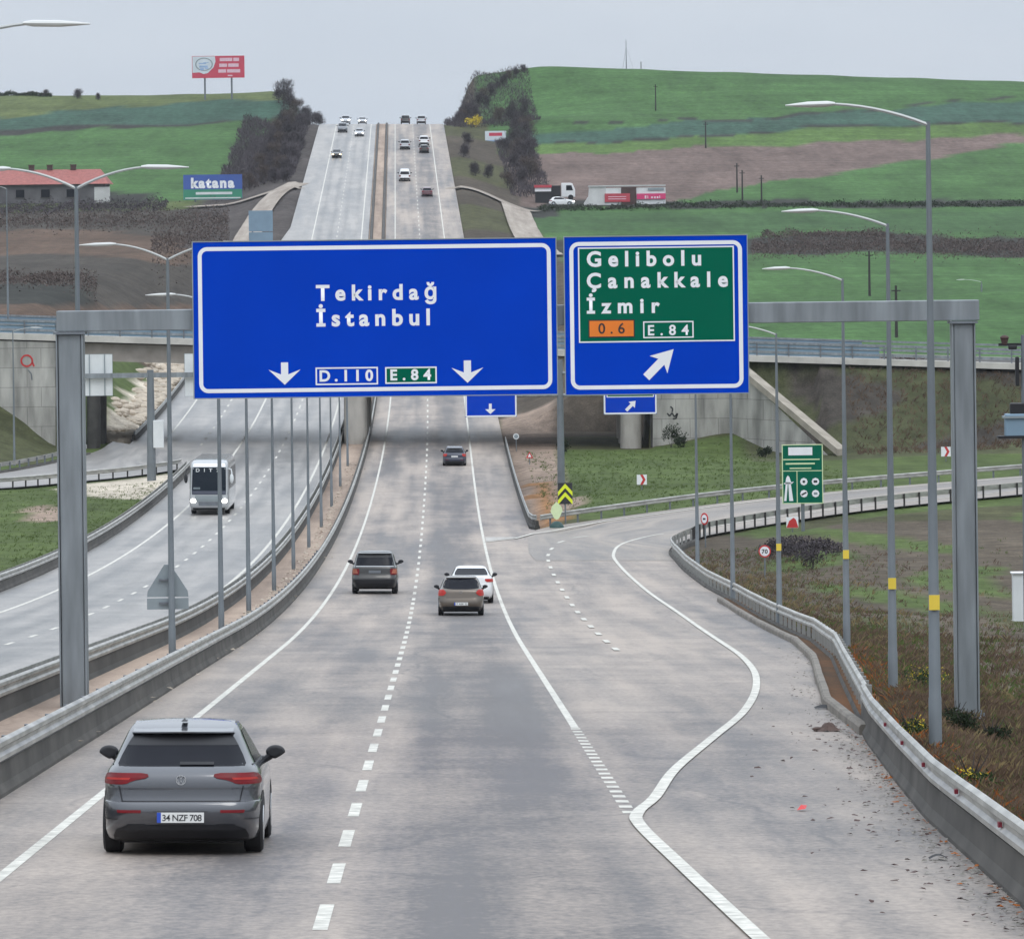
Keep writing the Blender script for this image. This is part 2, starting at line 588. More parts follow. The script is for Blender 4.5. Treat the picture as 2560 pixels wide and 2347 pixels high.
M['drygrass'] = mat('dry_grass', (0.125, 0.086, 0.060), 0.95, var=0.55, scale=0.45, spec=0.1)
M['straw'] = mat('straw', (0.20, 0.155, 0.08), 0.95, var=0.5, scale=0.6, spec=0.1)
M['grass'] = mat('green_grass', (0.085, 0.12, 0.035), 0.95, var=0.35, scale=0.5, spec=0.1)
M['rust'] = mat('rust_weeds', (0.32, 0.11, 0.035), 0.95, var=0.4, scale=0.7, spec=0.1)
M['rubber'] = mat('tyre_rubber', (0.012, 0.012, 0.014), 0.75, var=0.15)
M['trim'] = mat('black_trim', (0.010, 0.010, 0.013), 0.5, var=0.1)
M['rag'] = mat('brown_cloth', (0.085, 0.055, 0.045), 0.9, var=0.4, scale=8)
M['stone'] = mat('pale_stone', (0.42, 0.355, 0.28), 0.9, var=0.3, scale=0.7, bump=0.3)
M['gravel'] = mat('gravel_stones', (0.22, 0.205, 0.18), 0.9, var=0.4, scale=3.0)
M['glass'] = mat('tinted_glass', (0.008, 0.009, 0.014), 0.18, var=0.1, spec=0.14)
M['glass_bus'] = mat('coach_glass', (0.008, 0.014, 0.022), 0.2, var=0.1, spec=0.15)
M['glass_lt'] = mat('pale_glass', (0.12, 0.15, 0.16), 0.12, var=0.1, coat=0.2)
M['tail'] = mat('tail_lamp_red', (0.15, 0.004, 0.008), 0.35, var=0.3, scale=5, spec=0.25)
M['tail_hi'] = mat('tail_lamp_lit', (0.30, 0.02, 0.02), 0.4, var=0.3, scale=8, spec=0.2, emit=(1.0, 0.13, 0.08), estr=0.12)
M['tail_or'] = mat('tail_lamp_orange', (0.30, 0.085, 0.05), 0.3, var=0.3, emit=(1, 0.35, 0.12), estr=0.06)
M['plate'] = mat('number_plate', (0.72, 0.72, 0.70), 0.5, var=0.05)
M['plate_blue'] = mat('number_plate_blue', (0.02, 0.07, 0.45), 0.5, var=0.05)
M['chrome'] = mat('chrome', (0.6, 0.62, 0.64), 0.2, metal=0.9, var=0.05)
M['headlamp'] = mat('headlamp_lit', (0.9, 0.9, 0.85), 0.3, var=0.0, emit=(1.0, 0.97, 0.88), estr=9.0)
M['headlamp_warm'] = mat('warm_headlamp_lit', (0.9, 0.8, 0.6), 0.3, var=0.0, emit=(1.0, 0.72, 0.35), estr=9.0)
def paint(name, col, rough=0.35, metal=0.0):
    M[name] = mat(name, col, rough, metal=metal, var=0.05, scale=1.0, coat=1.0)
    M[name].node_tree.nodes['Principled BSDF'].inputs['Coat IOR'].default_value = 1.8 if name == 'paint_grey' else 1.4
paint('paint_grey', (0.046, 0.049, 0.060), 0.28, 0.4)
paint('paint_dark', (0.034, 0.032, 0.030), 0.3, 0.5)
paint('paint_beige', (0.125, 0.10, 0.078), 0.32, 0.5)
paint('paint_white', (0.75, 0.75, 0.75), 0.3, 0.0)
paint('paint_navy', (0.02, 0.025, 0.05))
paint('paint_silver', (0.42, 0.43, 0.45))
paint('paint_maroon', (0.10, 0.03, 0.04))
paint('paint_bus', (0.42, 0.43, 0.44), 0.4, 0.0)
paint('paint_busgrey', (0.22, 0.25, 0.26), 0.4, 0.0)
# ------------------------------------------------------------------ road outlines (surveyed frame)
G_PTS = [(30, 4.75), (45, 5.05), (64.7, 5.37), (75, 5.71), (86.6, 6.13), (99, 6.72), (117, 7.6), (137, 8.6), (156, 9.15), (175, 9.1),
         (202, 9.0), (212, 8.9), (226, 8.6), (249, 8.4), (264, 8.4), (273, 8.5)]
GY = [g[0] for g in G_PTS]
GX = [g[1] for g in G_PTS]

def Xmain_r(Y):
    """right edge of the paved surface"""
    Y = float(Y)
    if Y <= 273: return float(np.interp(Y, GY, GX)) - 0.05
    if Y <= 306: return float(np.interp(Y, [273, 290, 306], [8.4, float(Xd(290)) + 9.3, float(Xd(306)) + 6.3]))
    return float(Xd(Y)) + 6.3

def Xmain_l(Y):
    return float(Xd(Y)) - 4.85

def Xleft_in(Y):
    return float(Xd(Y)) - 7.3

def Xleft_out(Y):
    Y = float(Y)
    x = float(Xd(Y))
    if Y <= 388: return x - 17.7
    if Y <= 430: return x - float(np.interp(Y, [388, 410, 430], [18.4, 24.6, 24.4]))
    return x - float(np.interp(Y, [430, 600, 760], [24.4, 24.0, 18.8]))

STN = list(np.arange(0, 420, 2.0)) + list(np.arange(420, 700, 4.0)) + list(np.arange(700, 1300, 6.0))

def ribbon(name, left, right, m, dz=0.0, nx=6, stn=STN, crown=0.0):
    mb = MB()
    rows, uvs = [], []
    for Y in stn:
        a, b = left(Y), right(Y)
        xs = np.linspace(a, b, nx)
        x0 = float(Xd(Y))
        rows.append([W(x, Y, float(R(Y)) + dz) for x in xs])
        uvs.append([(x - x0, Y) for x in xs])
    mb.grid(rows, uv=uvs)
    return structure(mb.build(name, m, smooth='all'))

ribbon('motorway_road', Xmain_l, Xmain_r, M['road'])
ribbon('oncoming_road', Xleft_out, Xleft_in, M['road_wet'])

ribbon('median_strip', lambda Y: Xleft_in(Y) + 0.06, lambda Y: Xmain_l(Y) - 0.06, M['median'], dz=0.05, nx=5)

# exit ramp: (X, Y, height) for both edges of its pavement
def rr(x, y, z=None):
    return (x, y, (float(rel(y)) + 0.012) if z is None else z)
RAMP_R = catmull([rr(8.35, 262), rr(8.45, 273), rr(9.0, 280), rr(9.85, 287), rr(12.0, 299, 2.92), rr(21.2, 315.3, 4.2), rr(33.6, 327.5, 5.4), rr(51, 338, 6.9), rr(76, 343, 8.4), rr(120, 340, 10.5)])
RAMP_L = catmull([rr(1.2, 262), rr(0.9, 273), rr(0.9, 285), rr(1.0, 298), rr(1.7, 306), rr(3.9, 309, 3.5), rr(14.4, 324, 4.85), rr(27.4, 336.3, 6.05), rr(46, 350, 7.4), rr(84, 362, 9.6)])
# the ramp widths follow one parameter
def resample(P, n=90):
    d = np.concatenate([[0], np.cumsum(np.linalg.norm(np.diff(P[:, :2], axis=0), axis=1))])
    t = np.linspace(0, d[-1], n)
    return np.stack([np.interp(t, d, P[:, i]) for i in range(P.shape[1])], 1)
RAMP_R, RAMP_L = RAMP_R[:, :3], RAMP_L[:, :3]

def strip(name, Lp, Rp, m, nx=6, dz=0.0):
    mb = MB()
    rows, uvs = [], []
    s = 0.0
    for i in range(len(Lp)):
        if i: s += float(np.linalg.norm((Lp[i] + Rp[i] - Lp[i - 1] - Rp[i - 1])[:2]) / 2)
        row, ur = [], []
        for t in np.linspace(0, 1, nx):
            q = Lp[i] * (1 - t) + Rp[i] * t
            row.append(W(q[0], q[1], q[2] - 0.055 * q[1] + dz))
            ur.append((t * float(np.linalg.norm((Rp[i] - Lp[i])[:2])), s))
        rows.append(row); uvs.append(ur)
    mb.grid(rows, uv=uvs)
    return structure(mb.build(name, m, smooth='all'))
strip('exit_ramp', RAMP_L, RAMP_R, M['road_ramp'])

# the ramp that leaves the oncoming carriageway
LR_U = catmull([rr(-33.0, 430), rr(-33.6, 412), rr(-37.9, 385), rr(-45, 366, 6.0), rr(-58, 345, 5.8), rr(-85, 322, 5.6)])[:, :3]
LR_L = catmull([rr(-24.6, 410), rr(-24.9, 397), rr(-25.4, 388.5), rr(-30.7, 378.4, 6.5), rr(-40.5, 358, 5.6), rr(-66, 330, 5.2)])[:, :3]
strip('entry_ramp', LR_U, LR_L, M['road_wet'], dz=0.006)

# ------------------------------------------------------------------ bridge levels
def deck(X):
    """top of the deck edge, surveyed frame"""
    return 17.65 - 0.0297 * X - 0.055 * 425
BY0, BY1 = 424.6, 446.0  # far edge moved outward, widening the deck to darken the road beneath

# ------------------------------------------------------------------ terrain heights
CTRL = []
def c16(x, y, Y):
    v = p16(x, y, Y)
    CTRL.append((v.x, v.y, v.z))
def cw(X, Y, d):
    v = W(X, Y, float(R(Y)) + d)
    CTRL.append((v.x, v.y, v.z))
def ca(X, Y, z):
    v = W(X, Y, z)
    CTRL.append((v.x, v.y, v.z))
# right hillside
for q in ((1480, 702, 475), (2016, 694, 475), (2400, 690, 475), (1750, 610, 560), (2016, 575, 590), (1350, 600, 600), (1500, 510, 690), (2016, 505, 700), (1120, 470, 760),
          (2016, 405, 850), (1500, 405, 850), (1250, 407, 850), (1060, 412, 850), (2400, 400, 850), (1500, 320, 950), (2016, 290, 990), (1100, 318, 950), (2400, 290, 990),
          (1500, 230, 1050), (2016, 220, 1060), (1100, 235, 1040), (1060, 131, 1140), (1250, 137, 1150), (1500, 147, 1160), (1750, 157, 1165), (2016, 166, 1170), (2400, 185, 1170),
          (905, 244, 1075), (930, 222, 1090), (960, 196, 1105), (1000, 166, 1122), (1035, 142, 1136), (1000, 262, 1030), (1030, 300, 985)):
    c16(*q)
# left hillside
for q in ((0, 612, 480), (-300, 615, 480), (150, 606, 480), (300, 560, 560), (0, 505, 660), (430, 500, 660), (-300, 505, 660), (0, 411, 850), (235, 408, 850), (430, 402, 850), (560, 396, 850), (-300, 412, 850),
          (0, 330, 950), (300, 325, 950), (480, 330, 950), (-300, 330, 950), (300, 260, 1040), (0, 262, 1040), (520, 262, 1030), (545, 194, 1110), (300, 198, 1120), (100, 201, 1120), (0, 190, 1180), (-300, 205, 1150), (575, 203, 1095), (600, 220, 1085), (628, 238, 1075)):
    c16(*q)
# behind the ridges and the near sides
for X in (-300, -150, -60, 60, 150, 300):
    ca(X, 1260, 24); ca(X, 1500, 8)
for Y in (-30, 40, 110, 180, 250, 310, 360):
    for X, d in ((-24, -0.25), (-34, -0.2), (-60, 0.4), (-120, 1.5), (-300, 3.0)):
        if Y > 300 and X < -30: d = d * 0.3
        cw(X, Y, d)
for Y in (-30, 30, 70, 110, 150, 190, 225):
    for X, d in ((10.5, -0.30), (14, -0.75), (24, -1.1), (45, -0.8), (90, 0.0), (200, 2.0)):
        cw(X, Y, d)
for X, Y, d in ((13, 262, -0.1), (24, 276, 0.3), (40, 292, 1.0), (60, 305, 2.0), (100, 310, 3.5), (200, 300, 6)):
    cw(X, Y, d)
for X, Y, d in ((5, 330, 0.7), (12, 340, 0.8), (26, 355, 0.9), (26, 385, 0.5), (50, 375, 1.5), (60, 400, 0.4), (12, 390, 0.2), (12, 410, -0.1), (90, 400, 1.0), (150, 400, 2.0), (20, 418, -0.1), (6, 380, 0.3)):
    cw(X, Y, d)
for X, Y, d in ((-34, 400, 0.2), (-45, 395, 0.6), (-60, 395, 1.0), (-100, 380, 1.5), (-50, 415, 1.0)):
    cw(X, Y, d)
for X in (30, 60, 120, 220):
    ca(X, 450, deck(X) - 0.6)
for X in (-45, -70, -120, -220):
    ca(X, 450, deck(X) - 0.8)
CT = np.array(CTRL)
def _phi(d): return np.sqrt(d * d + 4.0)
_A = _phi(np.linalg.norm(CT[:, None, :2] - CT[None, :, :2], axis=2))
_n = len(CT)
_P = np.concatenate([np.ones((_n, 1)), CT[:, :2] / 100], 1)
_S = np.block([[_A, _P], [_P.T, np.zeros((3, 3))]]) + np.eye(_n + 3) * 1e-6
_sol = np.linalg.solve(_S, np.concatenate([CT[:, 2], np.zeros(3)]))

_ramp_s = []
for Lp, Rp in ((RAMP_L, RAMP_R), (LR_U, LR_L)):
    for t in np.linspace(-0.06, 1.06, 12):
        q = Lp * (1 - t) + Rp * t
        for k in range(len(q)):
            if Lp is RAMP_L and q[k, 0] < float(Xd(q[k, 1])) + 6.5: continue
            v = W(q[k, 0], q[k, 1], q[k, 2] - 0.055 * q[k, 1])
            _ramp_s.append((v.x, v.y, v.z))
RS = np.array(_ramp_s)

def sstep(t):
    t = np.clip(t, 0, 1)
    return t * t * (3 - 2 * t)

def ground_z(x, y):
    x = np.atleast_1d(np.asarray(x, float)).copy()
    y = np.atleast_1d(np.asarray(y, float)).copy()
    xc, yc = np.clip(x, -320, 320), np.clip(y, -40, 1500)
    z = np.zeros(len(x))
    for i in range(0, len(x), 20000):
        s = slice(i, i + 20000)
        d = np.hypot(xc[s, None] - CT[None, :, 0], yc[s, None] - CT[None, :, 1])
        z[s] = _phi(d) @ _sol[:_n] + _sol[_n] + (xc[s] * _sol[_n + 1] + yc[s] * _sol[_n + 2]) / 100
    far = np.clip(y - 1500, 0, None)
    z -= far * 0.012
    # gentle unevenness
    z += 0.12 * np.sin(x * 0.31 + 1.3 * np.sin(y * 0.13)) * np.sin(y * 0.23 + 0.7)
    # embankments of the overpass
    top = 17.65 - 0.0297 * x - 0.055 * 425 - 0.55 - x * SA
    fill_r = np.where(x > 11.2, top - np.clip(424.9 - y, 0, None) / 1.9 - np.clip(y - 447, 0, None) / 2.2, -99)
    wing = 424.9 - np.clip((x - 17.9) / 6.9, 0, 1) * 14.0          # line of the flared wing wall
    fill_r = np.where(((y < wing + 2.2) & (x < 26.2) & (x > 17.5)) | ((y < 425.2) & (x <= 17.5)), -99, fill_r)
    lim = np.interp(x, [17.9, 24.4], [1.0, 0.0])
    base = R(y) - x * SA
    fill_r = np.where((x < 24.9) & (y >= wing) & (y < 424.9), np.minimum(fill_r, base + 0.1 + np.maximum(0, (top - base) * lim - 0.9 + (y - wing - 1.6) / 1.9)), fill_r)
    fill_l = np.where(x < -37.2, top - np.clip(y - 447, 0, None) / 2.2, -99)
    cone = base + np.clip((-36.9 - x) * 0.66, 0, 6.0) - np.clip(424.6 - y, 0, None) / 2.4
    fill_l = np.where(y < 424.6, np.where(x < -37.2, cone, -99), fill_l)
    # motorway corridor
    xs = x + 0.0
    xl = np.array([Xleft_out(v) for v in np.clip(y, 0, 1299)]) - 0.6
    xr = np.array([Xmain_r(v) for v in np.clip(y, 0, 1299)]) + 0.5
    under = (y > 404) & (y < 454)
    xr = np.where(under, np.maximum(xr, 11.0), xr)
    xl = np.where(under, np.minimum(xl, -36.6), xl)
    d = np.maximum(np.maximum(xl - x, x - xr), 0)
    rw = R(y) - (x - 0) * SA
    wide = np.interp(y, [0, 250, 330, 400, 440, 470, 700, 1000, 1060, 1140, 1300], [3, 3, 4, 5, 8, 14, 14, 11, 8, 8, 30])
    t = sstep(d / wide)
    z = (rw - 0.05) * (1 - t) + z * t
    z = np.where(d <= 0, rw - 0.28, z)
    med = (x > np.array([Xleft_in(v) for v in np.clip(y, 0, 1299)]) - 0.2) & (x < np.array([Xmain_l(v) for v in np.clip(y, 0, 1299)]) + 0.2)
    z = np.where(med, rw - 0.25, z)
    z = np.maximum(z, np.maximum(fill_r, fill_l))
    # ramps
    near = (y > 240) & (y < 440) & (np.abs(x) < 130)
    idx = np.nonzero(near)[0]
    for i in range(0, len(idx), 4000):
        j = idx[i:i + 4000]
        dd = np.hypot(x[j, None] - RS[None, :, 0], y[j, None] - RS[None, :, 1])
        k = dd.argmin(1)
        dm = dd[np.arange(len(j)), k]
        t = sstep((dm - 1.6) / 5.0)
        zz = (RS[k, 2] - 0.16) * (1 - t) + z[j] * t
        inside_main = (x[j] > xl[j]) & (x[j] < xr[j] - 0.4)
        z[j] = np.where(inside_main, z[j], zz)
    return z

def gz(x, y):
    return float(ground_z([x], [y])[0])

def on_ground(x16, Y, dz=0.0):
    """point of the ground at distance Y under photo column x16 (2016-wide scale)"""
    x = (x16 * 1.26984 - 1280) * Y / F
    return Vector((x, Y, gz(x, Y) + dz))

# ------------------------------------------------------------------ terrain sheet
gx = np.unique(np.concatenate([np.arange(-50, 51, 1.0), np.arange(50, 131, 3.0), -np.arange(50, 131, 3.0), np.arange(145, 401, 15.0), -np.arange(145, 401, 15.0),
                               np.array([600, 900, 1500, 2500, 4000, 7000]), -np.array([600, 900, 1500, 2500, 4000, 7000]), [11.5, 24.5, -37.4]]).round(3))
gy = np.unique(np.concatenate([np.arange(-40, 40, 6.0), np.arange(40, 260, 2.0), np.arange(260, 404, 2.0), np.arange(404, 450, 1.0), np.arange(450, 700, 4.0), np.arange(700, 1200, 5.0),
                               np.arange(1200, 1500, 25.0), np.array([1600, 1800, 2200, 3000, 4500, 7000, 10000]), [424.4, 425.2]]).round(3))
GXm, GYm = np.meshgrid(gx, gy)
X_, Y_ = GXm.ravel(), GYm.ravel()
Z_ = ground_z(X_, Y_)

def in_poly(px_, py_, poly):
    ins = np.zeros(len(px_), bool)
    n = len(poly)
    for i in range(n):
        x1, y1 = poly[i]
        x2, y2 = poly[(i + 1) % n]
        if y1 == y2: continue
        c = ((y1 > py_) != (y2 > py_)) & (px_ < (x2 - x1) * (py_ - y1) / (y2 - y1) + x1)
        ins ^= c
    return ins

# field layout, surveyed from the photograph and laid on the land as plots
zr = Z_ - CZ
Yc = np.maximum(Y_, 5)
X16 = ((X_ * CA - zr * SA) * F / Yc + 1280) / 1.26984
Y16 = (HY - (zr * CA + X_ * SA) * F / Yc) / 1.26984
wob = 3.0 * np.sin(X_ * 0.21 + Y_ * 0.013) + 2.0 * np.sin(X_ * 0.53 + 1.7)
Y16w = Y16 + wob * 0.8
C = np.tile(np.array([0.075, 0.105, 0.035]), (len(X_), 1))
SOIL = dict(thicket=(0.066, 0.056, 0.052), field=(0.054, 0.112, 0.036), field2=(0.046, 0.092, 0.034), blue=(0.040, 0.080, 0.056), strip=(0.074, 0.125, 0.034), plough=(0.135, 0.098, 0.084),
            hedge=(0.036, 0.036, 0.031), olive=(0.088, 0.110, 0.040), red=(0.098, 0.066, 0.048), scrub=(0.058, 0.050, 0.042), bank=(0.072, 0.058, 0.044),
            grass=(0.070, 0.096, 0.030), verge=(0.070, 0.070, 0.034), dirt=(0.24, 0.18, 0.14), stone=(0.48, 0.42, 0.34), fill=(0.064, 0.068, 0.034), loop=(0.085, 0.068, 0.050), clay=(0.26, 0.135, 0.06))
far = Y_ > 442
right = X16 > 1000
def zone(name, mask): C[mask] = SOIL[name]
fr = far & (X_ > -14)
fl = far & ~fr
zone('field', fr)
zone('field', fr & (Y16w < 500))
L = lambda pts: np.interp(X16, [p[0] for p in pts], [p[1] for p in pts])
b1 = L([(1000, 268), (1072, 262), (1609, 222), (2016, 198), (2700, 160)])
b2 = L([(1000, 289), (1046, 286), (1386, 270), (1609, 251), (2016, 241), (2700, 215)])
b3 = L([(1000, 310), (1046, 307), (1317, 294), (1816, 273), (2016, 265), (2700, 236)])
b4 = L([(1000, 420), (1311, 397), (1343, 389), (1476, 366), (1742, 326), (2016, 283), (2700, 240)])
zone('blue', fr & (Y16w > b1) & (Y16w < b2))
zone('strip', fr & (Y16w > b2) & (Y16w < b3))
zone('plough', fr & (Y16w > b3) & (Y16w < b4))
zone('hedge', fr & (np.abs(Y16w - L([(1072, 241), (1476, 236), (2016, 188)])) < 1.6))
zone('hedge', fr & (np.abs(Y16w - b2) < 1.6))
zone('hedge', fr & (np.abs(Y16w - L([(1000, 408), (1330, 402), (2016, 402)])) < 7) & (X16 > 1060))
zone('field2', fr & (Y16w > 418) & (Y16w < 455))
zone('hedge', fr & (Y16w > L([(1000, 470), (1480, 468), (1700, 456), (2016, 470)])) & (Y16w < L([(1000, 500), (1480, 500), (1700, 498), (2016, 505)])))
zone('hedge', fr & (Y16w > 405) & (Y16w < 425) & (X16 < 1100))
# cut faces beside the road, right
cutr = fr & (X_ < Xd(Y_) + 6.3 + np.interp(Y_, [440, 700, 1000, 1100], [16, 12, 10, 8])) & (X_ > Xd(Y_) + 5.5)
zone('bank', cutr)
zone('verge', cutr & (Y_ > 700) & (np.sin(Y_ * 0.05) > 0.2))
# left hill
zone('field', fl)
zone('olive', fl & (Y16w < L([(-400, 235), (0, 232), (230, 212), (400, 202), (560, 200)])))
zone('blue', fl & (Y16w >= L([(-400, 235), (0, 232), (230, 212), (400, 200), (560, 196)])) & (Y16w < L([(-400, 262), (0, 262), (400, 245), (600, 228)])))
zone('hedge', fl & (Y16w >= L([(-400, 257), (0, 255), (240, 245), (420, 243), (600, 226)])) & (Y16w < L([(-400, 268), (0, 266), (240, 251), (420, 246), (600, 228)])))
zone('hedge', fl & (Y16w > L([(-400, 382), (0, 380), (300, 378), (400, 372)])) & (Y16w < 408) & (X16 < 300))
zone('olive', fl & (Y16w > L([(-400, 410), (0, 405), (300, 396), (580, 386)])) & (Y16w < L([(-400, 424), (0, 421), (300, 412), (580, 404)])))
under_ = fl & (Y16w >= L([(-400, 424), (0, 421), (300, 412), (580, 404)]))
zone('scrub', under_)
zone('red', under_ & (Y16w > L([(-400, 460), (0, 458), (170, 450), (300, 462), (420, 480)])) & (Y16w < L([(-400, 505), (0, 505), (200, 500), (330, 520), (420, 520)])))
zone('hedge', under_ & (Y16w > 560) & (Y16w < 600) & (X16 < 180))
zone('red', under_ & (Y16w >= 600))
cutl = fl & (X_ > Xleft_out(600) - 16) & (X_ < 0) & (Y_ > 600)
zone('thicket', fl & (X_ > Xd(Y_) - 19 - np.interp(Y_, [440, 700, 860, 1010, 1060], [8, 14, 16, 13, 3])) & (Y_ > 700))
zone('grass', far & (Y_ < 520) & (Y16 > 690) & (X_ > Xd(Y_) - 40) & (X_ < Xd(Y_) - 20))
zone('stone', far & (Y_ < 560) & (X_ > Xd(Y_) - 27.8 + 0.5 * np.sin(Y_ * 0.4)) & (X_ < Xd(Y_) - 20))
# the near land
nr = ~far
zone('verge', nr)
zone('grass', nr & (X_ < -15))
zone('loop', nr & (X_ > 4) & (Y_ < 300))
ngr = np.sin(X_ * 0.6 + 2 * np.sin(Y_ * 0.11)) * np.sin(Y_ * 0.09 + X_ * 0.2)
zone('verge', nr & (X_ > 8) & (Y_ < 330) & (ngr > 0.25))
zone('grass', nr & (X_ > 10) & (Y_ > 225) & (Y_ < 330) & (ngr > 0.35))
zone('clay', nr & (X_ > 5) & (Y_ < 200) & (X_ < np.interp(Y_, GY, GX) + 1.6) & (np.sin(Y_ * 0.35) > -0.3))
zone('grass', nr & (X_ > 2) & (Y_ > 312) & (Y_ < 424))
zone('fill', nr & (X_ > 18) & (Y_ > 404))
zone('scrub', nr & (X_ > 22) & (Y_ > 412) & (Y_ < 442) & (np.sin(X_ * .35 + 2 * np.sin(Y_ * .4)) > .35))
zone('fill', nr & (X_ < -36) & (Y_ > 398))
xr_ = np.array([Xmain_r(v) for v in np.clip(Y_, 0, 1299)])
zone('dirt', (Y_ > 309) & (Y_ < 470) & (X_ > xr_ - 0.5) & (X_ < xr_ + np.interp(Y_, [309, 330, 380, 430, 470], [1.2, 3.6, 3.2, 4.5, 5.0])))
zone('clay', (Y_ > 309) & (Y_ < 372) & (np.abs(X_ - xr_ - 1.5 - 0.3 * np.sin(Y_ * 0.3)) < 0.7))
zone('stone', in_poly(X_, Y_, [(-25.0, 388), (-24.0, 350), (-26.5, 349), (-32.5, 366), (-31.5, 375)]))
zone('dirt', (X_ > np.array([Xleft_in(v) for v in np.clip(Y_, 0, 1299)]) - 0.4) & (X_ < np.array([Xmain_l(v) for v in np.clip(Y_, 0, 1299)]) + 0.4))
zone('dirt', in_poly(X_, Y_, [(-27.5, 322), (-29.5, 318), (-31.8, 334), (-31, 341), (-29, 338)]))

nx_, ny_ = len(gx), len(gy)
me = D.meshes.new('ground')
vv = np.stack([X_, Y_, Z_], 1)
ii = np.arange(nx_ * ny_).reshape(ny_, nx_)
ff = np.stack([ii[:-1, :-1], ii[:-1, 1:], ii[1:, 1:], ii[1:, :-1]], -1).reshape(-1, 4)
me.vertices.add(len(vv)); me.vertices.foreach_set('co', vv.astype(np.float32).ravel())
me.loops.add(ff.size); me.loops.foreach_set('vertex_index', ff.astype(np.int32).ravel())
me.polygons.add(len(ff))
me.polygons.foreach_set('loop_start', np.arange(0, ff.size, 4, dtype=np.int32))
me.update(calc_edges=True)
at = me.attributes.new('soil', 'FLOAT_COLOR', 'POINT')
at.data.foreach_set('color', np.concatenate([C, np.ones((len(C), 1))], 1).astype(np.float32).ravel())
me.polygons.foreach_set('use_smooth', [True] * len(me.polygons))
me.materials.append(M['ground'])
ground = D.objects.new('ground', me)
COL.objects.link(ground)
structure(ground)

ribbon('soil_strip', lambda Y: float(np.interp(Y, GY, GX)) - (.30 + .32 * min(1, (Y - 92) / 14)), lambda Y: float(np.interp(Y, GY, GX)) + .12, M['rust_soil'], dz=.07, nx=3, stn=list(np.arange(94, 212, 2.0)))
# service roads on the far slope, laid on the land
def draped(name, pts, m, width):
    """pts: (x16, Y) centre line"""
    P = catmull([((p[0] * 1.26984 - 1280) * p[1] / F, p[1]) for p in pts], 8)
    mb = MB(); rows, uvs = [], []
    s = 0
    for i, p in enumerate(P):
        q = P[min(i + 1, len(P) - 1)] - P[max(i - 1, 0)]
        q = q / np.linalg.norm(q)
        nrm = np.array([-q[1], q[0]])
        if i: s += float(np.linalg.norm(P[i] - P[i - 1]))
        row, ur = [], []
        for t in np.linspace(-0.5, 0.5, 7):
            a = p + nrm * width * t
            row.append(Vector((a[0], a[1], gz(a[0], a[1]) + 0.32)))
            ur.append((t * width, s))
        rows.append(row); uvs.append(ur)
    mb.grid(rows, uv=uvs)
    return structure(mb.build(name, m, smooth='all'))
draped('service_road', [(470, 700), (490, 745), (515, 800), (545, 838), (590, 862)], M['lane_dirt'], 3.6)
draped('service_road', [(370, 838), (450, 842), (540, 846), (590, 850)], M['lane_dirt'], 3.5)
draped('service_road', [(885, 850), (950, 848), (1000, 842), (1045, 836)], M['lane_dirt'], 4.5)
draped('service_road', [(1075, 690), (1050, 730), (1030, 780), (1015, 838)], M['lane_dirt'], 4.5)

# ------------------------------------------------------------------ painted markings
def line_strip(name, fx, y0, y1, w=0.18, dz=0.004, m=None, step=3.0, zf=None):
    mb = MB(); rows = []
    n = max(2, int((y1 - y0) / step))
    for Y in np.linspace(y0, y1, n):
        x = fx(Y)
        rows.append([W(x - w / 2, Y, float(R(Y)) + dz), W(x + w / 2, Y, float(R(Y)) + dz)])
    mb.grid(rows)
    return structure(mb.build(name, m or M['paint']))

def dashes(name, fx, ys, length, w=0.16, dz=0.004, m=None):
    mb = MB()
    for y in ys:
        mb.grid([[W(fx(v) - w / 2, v, float(R(v)) + dz), W(fx(v) + w / 2, v, float(R(v)) + dz)] for v in np.linspace(y, y + length, 3)])
    return structure(mb.build(name, m or M['paint']))

for off, y0, y1 in ((-3.5, 30, 1150), (-8.3, 30, 1150), (-15.3, 30, 1150)):
    line_strip('edge_line', lambda Y, o=off: float(Xd(Y)) + o, y0, y1, w=0.135 if off == -3.5 else 0.165)
line_strip('edge_line', lambda Y: float(Xd(Y)) + 3.5, 93, 1150, w=0.14)
line_strip('edge_line', lambda Y: float(Xd(Y)) - 21.8, 432, 640, w=0.15)
dash_y = list(np.arange(41.3, 205, 6.0)) + list(np.arange(209, 700, 8.0)) + list(np.arange(700, 1120, 9.0))
dashes('lane_dashes', lambda Y: float(Xd(Y)), dash_y, 3.1, w=0.14)
dashes('lane_dashes', lambda Y: float(Xd(Y)) - 11.8, list(np.arange(100, 480, 9.0)) + list(np.arange(480, 1100, 9)), 3.0, w=0.15)
dashes('lane_dashes', lambda Y: float(Xd(Y)) - 18.5, list(np.arange(425, 620, 8.0)), 2.6, w=0.18)
# block marking beside the exit
dashes('block_marking', lambda Y: float(Xd(Y)) + 3.5, list(np.arange(66.0, 93, 1.25)), 0.55, w=0.17)
